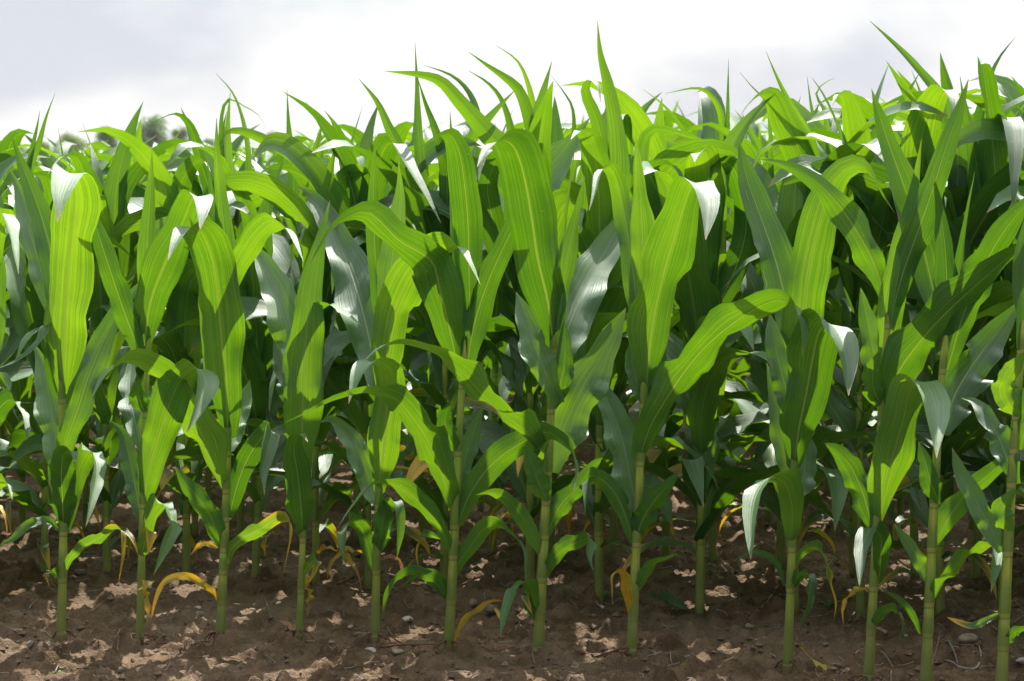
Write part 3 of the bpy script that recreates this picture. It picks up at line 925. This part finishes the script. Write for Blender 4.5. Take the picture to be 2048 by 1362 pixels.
ORD = ["first", "second", "third", "fourth", "fifth", "sixth", "seventh", "eighth", "ninth", "tenth", "eleventh", "twelfth",
       "thirteenth", "fourteenth", "fifteenth", "sixteenth", "seventeenth", "eighteenth", "nineteenth", "twentieth",
       "twenty-first", "twenty-second", "twenty-third", "twenty-fourth"]
ROW2 = [(-48, 1152), (89, 1153), (215, 1153), (371, 1150), (509, 1158), (632, 1165), (738, 1172), (888, 1178), (1060, 1182), (1198, 1200),
        (1399, 1218), (1590, 1218), (1721, 1225), (1881, 1236), (2005, 1246), (2110, 1250)]
ROW3 = [(-70, 1058), (45, 1060), (170, 1062), (290, 1064), (390, 1066), (480, 1067), (600, 1072), (715, 1078), (845, 1088), (985, 1100), (1100, 1104), (1225, 1110),
        (1330, 1116), (1425, 1125), (1560, 1135), (1705, 1147), (1830, 1150), (1950, 1156), (2070, 1160)]


def grown(base, k, H, label, group, nl=99, tall=True):
    pm, lm = protos[k]
    o = empty("corn_plant", base)
    o.rotation_euler = (0, 0, random.uniform(0, 6.28))
    s = H * random.uniform(0.95, 1.05)
    o.scale = (s * 1.0, s * 1.0, s)
    tag(o, label, "corn plant", group)
    link("stalk", pm, None, o)
    for me in lm[:nl]:
        link("leaf", me, None, o)
    return o


row_plants = {2: [], 3: []}
fx = sorted((p["pts"][0][0], i) for i, p in enumerate(front))
for i, (x, y) in enumerate(ROW2):
    b = ground_at(x, y)
    if x < 0: lab = "second-row corn plant just outside the left edge, only its leaves showing"
    elif x > 2048: lab = "second-row corn plant just outside the right edge, only its leaves showing"
    else:
        lab = "second-row corn plant, %s from the left edge, behind the front row" % ORD[i - 1]
    o = grown(b, (i * 5) % 12, height_at(b[0], b[1]), lab, "corn plants of the second row")
    row_plants[2].append((x, b, o))
for i, (x, y) in enumerate(ROW3):
    b = ground_at(x, y)
    if x < 0: lab = "third-row corn plant just outside the left edge of the picture"
    elif x > 2048: lab = "third-row corn plant just outside the right edge of the picture"
    else: lab = "third-row corn plant, %s from the left edge, deep behind two rows" % ORD[i - 1]
    o = grown(b, (i * 7 + 3) % 12, height_at(b[0], b[1]), lab, "corn plants of the third row")
    row_plants[3].append((x, b, o))

# the standing-out leaves go to the nearest plant of their row
for line in TOPS.strip().splitlines():
    a = line.split(None, 5)
    row = int(a[0]); w, rr, tw, kd = float(a[1]), float(a[2]), float(a[3]), a[4]
    pts = parse_pts(a[5])
    x0, y0, _ = pts[0]
    x, b, o = min(row_plants[row], key=lambda q: abs(q[0] - x0))
    Y0 = b[1]
    pts = reach(pts, w, 0.07)
    P = [at(px, py, Y0 + d * 0.01) for (px, py, d) in pts]
    foot = np.array([b[0], b[1], max(0.25, min(P[0][2] - 0.10 - 0.6 * abs(P[0][0] - b[0]), 0.6))])
    mid = foot * 0.5 + P[0] * 0.5 + np.array([(P[0][0] - b[0]) * 0.12, 0, -0.01])
    P = np.array([foot, mid] + P)
    V, Fq, uv = leaf_geo(P, w * Y0 / F, r0=rr, tw=tw, kind=kd if kd in "st" else "b", n=30, m=7, ruf=0.5)
    if kd == "s":      # widest part well up the blade, as it shows above the stand
        pass
    inv = o.rotation_euler.to_matrix().to_4x4()
    s = o.scale[0]
    Vl = V - b
    ca, sa = math.cos(-o.rotation_euler.z), math.sin(-o.rotation_euler.z)
    Vl = np.stack([Vl[:, 0] * ca - Vl[:, 1] * sa, Vl[:, 0] * sa + Vl[:, 1] * ca, Vl[:, 2]], 1) / s
    link("leaf", make_mesh("leaf", Vl, Fq, uv), M_LEAF, o)

# rows 4 - 10
nplants = len(front) + len(ROW2) + len(ROW3)
for row in range(4, 11):
    Xm = 0.215 * row_y(row, 0) + 0.12
    X = -Xm + random.uniform(0, 0.1)
    while X < Xm:
        Y = row_y(row, X)
        if nplants < 290:
            lab = "corn plant in the %s row, crowded behind the rows in front" % ORD[row - 1]
            b = (X, Y + random.uniform(-.03, .03), 0)
            grown(b, random.randrange(12), height_at(X, Y), lab, "corn plants of the %s row" % ORD[row - 1])
            nplants += 1
        X += random.uniform(0.135, 0.185)

# the rest of the field: one mass
mass_protos = []
for k in range(8):
    rs = np.random.default_rng(300 + k)
    st, lv = grow_plant(rs, 1.0, 8, 3, low=False)
    Vp, Fp, Up = join_geo([g for kd, g in lv])
    mass_protos.append((Vp, np.array([list(f) for f in Fp]), Up))
edge_protos = []
for k in range(6):
    rs = np.random.default_rng(400 + k)
    st, lv = grow_plant(rs, 1.0, 12, 5)
    Vp, Fp, Up = join_geo([g for kd, g in lv] + [(st[0], st[1], np.full((len(st[0]), 2), 0.3))])
    edge_protos.append((Vp, np.array([list(f) for f in Fp]), Up))
VV, FF, UU, off = [], [], [], 0


def mass_plant(X, Y, pr):
    global off
    Vp, Fp, Up = pr
    a = random.uniform(0, 6.28); s = height_at(X, Y) * random.uniform(.93, 1.07)
    ca, sa = math.cos(a), math.sin(a)
    Q = np.stack([(Vp[:, 0] * ca - Vp[:, 1] * sa) * s + X, (Vp[:, 0] * sa + Vp[:, 1] * ca) * s + Y, Vp[:, 2] * s], 1)
    VV.append(Q); FF.append(Fp + off); UU.append(Up); off += len(Q)


# the same rows running on beyond both sides of the picture
for row in range(1, 11):
    for sg in (-1, 1):
        Xe = 0.215 * row_y(row, 0) + 0.16
        if row == 1: Xe = 1.30
        if row in (2, 3): Xe = max(abs(b[0]) for x, b, o in row_plants[row] if b[0] * sg > 0) + 0.14
        X = Xe
        while X < Xe + 1.9:
            mass_plant(sg * X, row_y(row, sg * X), edge_protos[random.randrange(6)])
            X += random.uniform(0.14, 0.19)
row = 11
while True:
    y0 = row_y(row, 0)
    if y0 > 34: break
    Xm = 0.225 * y0 + 2.2
    X = -Xm
    while X < Xm:
        Y = row_y(row, X)
        mass_plant(X, Y, mass_protos[random.randrange(8)])
        X += random.uniform(0.15, 0.22)
    row += 1
    if row > 20: row += 0.5
mass = link("corn_field", make_mesh("corn_field", np.vstack(VV), np.vstack(FF), np.vstack(UU)), M_LEAF)
tag(mass, "far rows of green corn merging into one mass behind the nearer plants", "corn field", kind="stuff")

# ------------------------------------------------------------------ stones, twigs, dry leaves
def stone(x, y, wpx, hpx, pale, label, seed):
    rs = np.random.default_rng(seed)
    b = ground_at(x, y)
    z = gz(b[0], b[1])
    s = b[1] / F
    rx, rz = wpx * 0.5 * s, hpx * 0.5 * s
    n, m = 14, 10
    V, Fq = [], []
    k = rs.normal(0, 1, (5, 3)); am = rs.uniform(0.05, 0.16, 5)
    for i in range(m + 1):
        th = math.pi * i / m
        for j in range(n):
            ph = 2 * math.pi * j / n
            d = np.array([math.sin(th) * math.cos(ph), math.sin(th) * math.sin(ph), math.cos(th)])
            f = 1 + sum(a * math.sin(2.1 * np.dot(kk, d) + 1.3 * q) for q, (a, kk) in enumerate(zip(am, k)))
            V.append(d * f * np.array([rx, rx * 0.8, rz]))
    for i in range(m):
        for j in range(n):
            Fq.append((i * n + j, i * n + (j + 1) % n, (i + 1) * n + (j + 1) % n, (i + 1) * n + j))
    o = link("stone", make_mesh("stone", np.array(V), Fq), M_PALE if pale else M_STONE)
    o.location = (b[0], b[1], z + rz * 0.55)
    o.rotation_euler = (0, rs.uniform(-.3, .3), rs.uniform(0, 6))
    tag(o, label, "stone", "stones on the soil")


STONES = [
    (163, 1150, 24, 13, 0, "rounded tan pebble between the two leftmost front stalks"),
    (240, 1208, 16, 10, 0, "small brown pebble left of the second front stalk's foot"),
    (394, 1211, 19, 9, 1, "flat white stone chip left of the third front stalk"),
    (400, 1228, 18, 12, 0, "brown clod-like stone just below the flat white chip"),
    (574, 1148, 20, 12, 0, "grey pebble left of the fourth front stalk"),
    (815, 1236, 26, 14, 1, "pale angular stone between the fifth and sixth front stalks"),
    (984, 1232, 26, 20, 0, "tan pebble behind the trailing yellow leaf"),
    (947, 1218, 22, 16, 0, "brown stone above the trailing yellow leaf"),
    (744, 1297, 22, 9, 1, "pale stone chip at the fifth front stalk's foot"),
    (797, 1299, 30, 11, 0, "flat tan stone right of the fifth front stalk's foot"),
    (445, 1276, 24, 12, 1, "pale stone against the third front stalk's foot"),
    (244, 1342, 16, 12, 0, "grey pebble low in the picture under the second front stalk"),
    (664, 1273, 16, 10, 0, "small grey pebble right of the fourth front stalk's foot"),
    (700, 1245, 14, 9, 0, "little brown pebble between the fourth and fifth front stalks"),
    (1151, 1333, 20, 13, 0, "tan pebble at the bottom edge right of the centre stalk"),
    (1203, 1213, 12, 8, 1, "tiny pale pebble left of the hanging yellow leaf"),
    (1762, 1266, 26, 14, 0, "flat grey stone between the two right-hand stalks"),
    (1812, 1280, 10, 7, 1, "small white pebble right of the flat grey stone"),
    (1935, 1288, 46, 26, 0, "largest brown stone, left of the rightmost stalk"),
    (2042, 1326, 24, 14, 1, "pale stone at the right edge of the picture"),
    (1500, 1255, 18, 12, 0, "brown pebble left of the stalk beside the row gap"),
    (1345, 1278, 16, 10, 0, "brown pebble in the middle of the front-row gap"),
    (1440, 1300, 20, 12, 0, "tan pebble low in the front-row gap"),
    (60, 1300, 18, 11, 0, "brown pebble left of the first front stalk's foot"),
    (505, 1215, 16, 10, 0, "brown pebble midway between the third and fourth front stalks"),
    (1010, 1330, 18, 10, 0, "dull pebble at the bottom edge left of the centre stalk"),
    (870, 1185, 14, 9, 0, "small pebble behind the sixth front stalk"),
    (345, 1140, 16, 10, 0, "grey pebble among the second row near the left"),
    (1650, 1290, 16, 9, 0, "small pebble between the gap stalk and the right-hand stalks"),
]
for i, s_ in enumerate(STONES):
    stone(*s_, seed=500 + i)


def strand(name, pts, r, mat, label, cat, group=None, lift=0.006):
    P = []
    for (x, y, h) in pts:
        b = ground_at(x, y)
        P.append(np.array([b[0], b[1], gz(b[0], b[1]) + lift + h]))
    V, Fq = tube_geo(P, r, r * 0.5, 16, 6)
    base = P[0]
    o = link(name, make_mesh(name, V - base, Fq), mat)
    o.location = Vector(base)
    tag(o, label, cat, group)


TW = "dry strands lying on the soil"
strand("root_strand", [(290, 1286, 0), (330, 1290, 0), (375, 1285, .003), (425, 1276, 0)], 0.0026, M_ROOT, "brown root strand between the second and third front stalks", "root", TW)
strand("root_strand", [(760, 1284, 0), (800, 1287, 0), (840, 1291, .004), (880, 1290, 0)], 0.0026, M_ROOT, "reddish root strand between the fifth and sixth front stalks", "root", TW)
strand("root_strand", [(958, 1282, 0), (985, 1300, 0), (1015, 1302, .003), (1042, 1288, 0)], 0.0020, M_ROOT, "thin curved root strand right of the sixth front stalk", "root", TW)
strand("root_strand", [(1150, 1318, 0), (1190, 1312, 0), (1230, 1304, .005), (1262, 1312, 0)], 0.0042, M_ROOT, "thick orange-brown root left of the stalk before the row gap", "root", TW)
strand("root_strand", [(675, 1168, 0), (700, 1160, .004), (722, 1143, .012)], 0.0030, M_ROOT, "dark dry stubble between the fourth and fifth front stalks", "root", TW)
strand("root_strand", [(920, 1176, 0), (955, 1170, .003), (980, 1158, .008)], 0.0026, M_ROOT, "dark dry strand behind the sixth front stalk", "root", TW)
strand("root_strand", [(1862, 1352, .01), (1872, 1335, .03), (1880, 1318, .05)], 0.0022, M_ROOT, "red-brown bristle against the thick right-hand stalk", "root", TW)
strand("twig", [(1897, 1296, .012), (1908, 1318, .004), (1916, 1336, 0)], 0.0024, M_TWIG, "grey twig, left arm of the forked pair near the right edge", "twig", TW)
strand("twig", [(1916, 1342, 0), (1945, 1340, 0), (1962, 1320, .006), (1958, 1308, .012)], 0.0026, M_TWIG, "grey twig bent upward near the right edge", "twig", TW)
strand("twig", [(1890, 1320, 0), (1904, 1330, 0), (1916, 1338, 0)], 0.0020, M_TWIG, "short grey twig joining the forked pair near the right edge", "twig", TW)
strand("twig", [(1750, 1302, 0), (1768, 1312, .002), (1786, 1330, 0)], 0.0018, M_TWIG, "thin pale twig right of the slanting-leaf stalk's foot", "twig", TW)
strand("twig", [(520, 1302, 0), (540, 1312, .004), (552, 1320, 0)], 0.0016, M_TWIG, "thin pale twig low between third and fourth front stalks", "twig", TW)
strand("twig", [(110, 1342, 0), (120, 1335, .002), (136, 1342, 0)], 0.0014, M_TWIG, "tiny straw below the leftmost front stalk", "twig", TW)


def ground_leaf(pts, w, mat, label):
    P = []
    for (x, y, h) in pts:
        b = ground_at(x, y)
        P.append(np.array([b[0], b[1], gz(b[0], b[1]) + 0.008 + h]))
    V, Fq, uv = leaf_geo(P, w, w0=(0.2, 1, 0.3), n=18, m=5, ruf=1.4)
    o = link("fallen_leaf", make_mesh("fallen_leaf", V - P[0], Fq, uv), mat)
    o.location = Vector(P[0])
    tag(o, label, "dead leaf", "fallen leaves on the soil")


ground_leaf([(1600, 1332, .02), (1630, 1330, .01), (1655, 1342, .004), (1672, 1362, 0)], 0.012, M_YEL, "yellowed leaf lying at the bottom right of the row gap stalk")
ground_leaf([(596, 1258, 0), (575, 1248, .004), (556, 1243, .006)], 0.014, M_DRY, "brown dead leaf left of the fourth front stalk's foot")
ground_leaf([(1300, 1216, .01), (1335, 1212, .012), (1375, 1222, .004)], 0.030, M_LEAF, "green leaf lying flat right of the stalk before the row gap")
ground_leaf([(828, 1310, .0), (850, 1306, .006), (872, 1312, .0)], 0.014, M_DRY, "brown dead leaf low under the sixth front stalk")
ground_leaf([(1010, 1252, .0), (1000, 1242, .008), (985, 1230, .014)], 0.010, M_YEL, "scrap of yellow leaf under the trailing leaf")

# small crumbs strewn on top of the soil: nobody could count them
parts = []
for _ in range(6000):
    x, y = rng.uniform(-1.25, 1.25), 4.25 + 2.6 * rng.uniform() ** 1.3
    r = 0.002 + 0.008 * rng.uniform() ** 4
    q = rng.normal(0, 1, (6, 3))
    D = np.array([[1, 0, 0], [-1, 0, 0], [0, 1, 0], [0, -1, 0], [0, 0, 1], [0, 0, -1]], float)
    Vc = D * r * rng.uniform(0.7, 1.3, (6, 1)) + q * r * 0.18
    Vc[:, 2] *= 0.8
    Vc += np.array([x, y, gz(x, y) + r * 0.3])
    parts.append((Vc, [(0, 2, 4), (2, 1, 4), (1, 3, 4), (3, 0, 4), (2, 0, 5), (1, 2, 5), (3, 1, 5), (0, 3, 5)]))
Vc, Fc, _u = join_geo(parts)
cr = link("soil_crumbs", make_mesh("soil_crumbs", Vc, Fc, None, False), M_CLOD)
tag(cr, "small crumbs of soil strewn over the field ground", "soil crumbs", kind="stuff")

# straw and root bits, too many to count
parts = []
for _ in range(700):
    x, y = rng.uniform(-1.2, 1.2), 4.3 + 2.4 * rng.uniform() ** 1.3
    a = rng.uniform(0, 6.28); l = rng.uniform(0.01, 0.045); b = rng.normal(0, 0.3)
    P = []
    for q in (-1, 0, 1):
        px, py = x + math.cos(a + b * q) * l * q * .5, y + math.sin(a + b * q) * l * q * .5
        P.append(np.array([px, py, gz(px, py) + 0.004 + 0.004 * abs(q) * rng.uniform()]))
    r = rng.uniform(0.0006, 0.0014)
    parts.append(tube_geo(P, r, r * 0.7, 4, 4))
Vs, Fs, _u = join_geo(parts)
sb = link("straw_litter", make_mesh("straw_litter", Vs, Fs, None, False), M_TWIG)
tag(sb, "fine straw and root bits littered over the soil", "straw litter", kind="stuff")


def weed(x, y, h, label):
    b = ground_at(x, y)
    o = empty("weed", (b[0], b[1], gz(b[0], b[1])))
    tag(o, label, "weed", "weed seedlings on the soil")
    for k in range(4):
        a = k * 1.57 + rng.uniform(-.4, .4)
        d = np.array([math.cos(a), math.sin(a), 0])
        P = [np.array([0, 0, 0]), d * h * .35 + np.array([0, 0, h * .5]), d * h * .8 + np.array([0, 0, h * .62]), d * h * 1.1 + np.array([0, 0, h * .45])]
        V, Fq, uv = leaf_geo(P, h * .38, w0=np.cross(np.array([0, 0, 1.0]), d), n=10, m=5, ruf=.6)
        link("leaf", make_mesh("leaf", V, Fq, uv), M_LEAF, o)


weed(155, 1086, 0.030, "tiny pale weed seedling behind the leftmost front stalk")
weed(1208, 1196, 0.028, "small weed tuft at a second-row stalk left of the hanging yellow leaf")
weed(118, 1342, 0.012, "weed sprout below the leftmost front stalk")
weed(808, 1335, 0.010, "weed sprout at the bottom edge left of the sixth front stalk")
weed(1660, 1212, 0.030, "low weed behind the stalk right of the wide gap")

# ------------------------------------------------------------------ trees on the horizon
def foliage_mat(name, ca, cb):
    m, nt, N, L = new_mat(name)
    out = N_(N, "ShaderNodeOutputMaterial")
    tc = N_(N, "ShaderNodeTexCoord")
    nz = N_(N, "ShaderNodeTexNoise"); nz.inputs["Scale"].default_value = 0.8; nz.inputs["Detail"].default_value = 3
    L.new(tc.outputs["Object"], nz.inputs["Vector"])
    c = mix_col(N, L, map_range(N, L, nz.outputs[0], 0.35, 0.65), ca, cb)
    pb = N_(N, "ShaderNodeBsdfPrincipled"); L.new(c, pb.inputs["Base Color"]); pb.inputs["Roughness"].default_value = 0.6
    tr = N_(N, "ShaderNodeBsdfTranslucent"); L.new(c, tr.inputs["Color"])
    ad = N_(N, "ShaderNodeAddShader"); L.new(pb.outputs[0], ad.inputs[0]); L.new(tr.outputs[0], ad.inputs[1])
    L.new(ad.outputs[0], out.inputs[0])
    return m


M_T1 = foliage_mat("dark_foliage", (0.034, 0.078, 0.008), (0.060, 0.118, 0.014))
M_T2 = foliage_mat("pale_foliage", (0.070, 0.110, 0.016), (0.105, 0.150, 0.026))
M_BARK = plain_mat("bark", (0.06, 0.045, 0.035), (0.11, 0.085, 0.06), 8, 0.9)


def tree(x, ytop, wpx, D, mat, label, seed, conic=False):
    rs = np.random.default_rng(seed)
    top = at(x, ytop, D)
    Ht = top[2]; rad = wpx * 0.5 * D / F
    b = np.array([top[0], D, 0])
    o = empty("tree", b)
    tag(o, label, "tree", "trees on the horizon")
    V, Fq = tube_geo([np.zeros(3), np.array([0.1, 0, Ht * 0.4]), np.array([0, 0.1, Ht * 0.85])], 0.03 * Ht, 0.008 * Ht, 10, 8)
    tparts = [(V, Fq)]
    blobs = []
    for k in range(26):
        f = rs.uniform(0.16, 0.96)
        env = (1.1 - f) ** 0.8 if conic else math.sqrt(max(0.05, 1 - ((f - 0.5) / 0.52) ** 2))
        a = rs.uniform(0, 6.28); q = rad * env * rs.uniform(0.1, 0.85)
        c = np.array([math.cos(a) * q, math.sin(a) * q, f * Ht])
        blobs.append((c, rad * rs.uniform(0.2, 0.42)))
        if k % 3 == 0:
            V, Fq = tube_geo([np.array([0, 0, c[2] * 0.7]), c * 0.6 + np.array([0, 0, c[2] * 0.3]), c], 0.01 * Ht, 0.003 * Ht, 5, 5)
            tparts.append((V, Fq))
    blobs.append((np.array([0, 0, Ht * 0.93]), rad * 0.2))
    VV, FF = [], []
    for c, r in blobs:
        nlf = int(300 * min(1.6, (r / (0.3 * rad)) ** 2) + 60)
        d = rs.normal(0, 1, (nlf, 3)); d /= np.linalg.norm(d, axis=1)[:, None]
        p = c + d * r * rs.uniform(0.2, 1.35, (nlf, 1)) ** 0.6
        for pp in p:
            s = rad * rs.uniform(0.022, 0.05)
            e1 = rs.normal(0, 1, 3); e1 /= np.linalg.norm(e1)
            e2 = np.cross(e1, rs.normal(0, 1, 3)); e2 /= np.linalg.norm(e2)
            i0 = len(VV)
            VV += [pp - e1 * s, pp + e2 * s * 0.6, pp + e1 * s, pp - e2 * s * 0.6]
            FF.append((i0, i0 + 1, i0 + 2, i0 + 3))
    Vt, Ft, _q = join_geo(tparts)
    link("trunk", make_mesh("trunk", Vt, Ft), M_BARK, o)
    link("crown", make_mesh("crown", np.array(VV), FF, None, False), mat, o)


tree(212, 257, 74, 430, M_T1, "dark pointed tree rising above the corn at the far left", 1, True)
tree(310, 240, 92, 450, M_T1, "broad tall tree beyond the corn, tallest of the horizon trees", 2)
tree(145, 277, 78, 470, M_T2, "pale olive bushy tree left of the dark pointed tree", 3)
tree(366, 260, 60, 460, M_T1, "rounded tree right of the tallest horizon tree", 4)
tree(84, 288, 60, 480, M_T2, "pale low tree at the far left end of the horizon trees", 5)
tree(262, 288, 50, 500, M_T2, "low pale tree between the pointed and the tallest tree", 6)
tree(545, 268, 50, 470, M_T2, "lone pale tree top showing through leaf tips left of centre", 7)
tree(420, 282, 60, 480, M_T1, "low dark tree at the right end of the tree group", 8)
tree(30, 296, 60, 480, M_T2, "lowest pale tree at the left edge of the picture", 9)

# ------------------------------------------------------------------ summer haze
HZ = 0.00008
def haze_box():
    x0, x1, y0, y1, z0, z1 = -960, 960, -70, 1560, -1.2, 12.0
    V = [(x0, y0, z0), (x1, y0, z0), (x1, y1, z0), (x0, y1, z0), (x0, y0, z1), (x1, y0, z1), (x1, y1, z1), (x0, y1, z1)]
    Fh = [(0, 3, 2, 1), (4, 5, 6, 7), (0, 1, 5, 4), (1, 2, 6, 5), (2, 3, 7, 6), (3, 0, 4, 7)]
    m, nt, N, L = new_mat("haze_air")
    out = N_(N, "ShaderNodeOutputMaterial")
    pv = N_(N, "ShaderNodeVolumePrincipled")
    pv.inputs["Color"].default_value = (0.92, 0.95, 1.0, 1)
    pv.inputs["Density"].default_value = HZ
    pv.inputs["Anisotropy"].default_value = 0.3
    L.new(pv.outputs[0], out.inputs["Volume"])
    o = link("haze", make_mesh("haze", V, Fh, None, False), m)
    tag(o, "thin pale summer haze in the air over the field", "haze", kind="stuff")
haze_box()

# ------------------------------------------------------------------ sky and sun
SUN_EL, SUN_AZ = 52.0, 14.0        # azimuth from +Y (straight ahead), negative = left
w = bpy.data.worlds.new("World"); scene.world = w
w.use_nodes = True
nt = w.node_tree; N = nt.nodes; L = nt.links
N.clear()
out = N_(N, "ShaderNodeOutputWorld")
sky = N_(N, "ShaderNodeTexSky"); sky.sky_type = "NISHITA"; sky.sun_disc = False
sky.sun_elevation = R(SUN_EL); sky.sun_rotation = R(SUN_AZ)
bgs = N_(N, "ShaderNodeBackground"); bgs.inputs[1].default_value = 0.09
L.new(sky.outputs[0], bgs.inputs[0])
tc = N_(N, "ShaderNodeTexCoord")
mp = N_(N, "ShaderNodeMapping"); mp.inputs["Scale"].default_value = (1.0, 1.0, 2.2); mp.inputs["Location"].default_value = (0.35, 0.2, 0.0)
L.new(tc.outputs["Generated"], mp.inputs[0])
n1 = N_(N, "ShaderNodeTexNoise"); n1.inputs["Scale"].default_value = 9.0; n1.inputs["Detail"].default_value = 5; n1.inputs["Roughness"].default_value = 0.45
L.new(mp.outputs[0], n1.inputs["Vector"])
sepx = N_(N, "ShaderNodeSeparateXYZ"); L.new(tc.outputs["Generated"], sepx.inputs[0])
# the cloud deck is heavier to the left
lean = map_range(N, L, sepx.outputs[0], -0.22, 0.12, 0.11, 0.0)
dens = math_node(N, L, "ADD", n1.outputs[0], lean)
ccol = mix_col(N, L, map_range(N, L, dens, 0.46, 0.72), (1.0, 1.0, 1.0), (0.66, 0.69, 0.78))
# sunlit side of the overcast is bright, the side away from the sun dim
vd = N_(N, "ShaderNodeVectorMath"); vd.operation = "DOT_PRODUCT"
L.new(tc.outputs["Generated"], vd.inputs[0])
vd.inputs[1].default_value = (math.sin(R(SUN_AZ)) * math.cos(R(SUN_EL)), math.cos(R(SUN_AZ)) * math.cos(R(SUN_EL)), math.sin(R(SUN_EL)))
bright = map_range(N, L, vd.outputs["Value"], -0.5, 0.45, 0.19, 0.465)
# out-of-view thin-cloud glow round the sun, added as fill for the crop interior
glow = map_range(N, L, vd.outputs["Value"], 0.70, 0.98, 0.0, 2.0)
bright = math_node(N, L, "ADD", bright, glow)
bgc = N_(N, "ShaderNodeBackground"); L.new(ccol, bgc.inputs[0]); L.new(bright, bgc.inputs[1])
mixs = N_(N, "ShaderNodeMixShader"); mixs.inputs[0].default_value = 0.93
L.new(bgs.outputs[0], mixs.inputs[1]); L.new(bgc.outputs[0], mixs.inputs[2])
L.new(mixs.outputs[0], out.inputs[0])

sd = bpy.data.lights.new("sun", "SUN"); sd.energy = 4.3; sd.angle = R(0.6); sd.color = (1.0, 0.95, 0.86)
sun = bpy.data.objects.new("sun", sd); COL.objects.link(sun)
sun.rotation_euler = (-R(90 - SUN_EL), 0, R(-SUN_AZ))
sun.location = (0, 8, 12)

scene.view_settings.view_transform = "Standard"
scene.view_settings.look = "None"
scene.view_settings.exposure = 1.12
scene.view_settings.gamma = 1.0
scene.cycles.max_bounces = 10
scene.cycles.transmission_bounces = 6
scene.cycles.diffuse_bounces = 5
scene.cycles.use_denoising = True
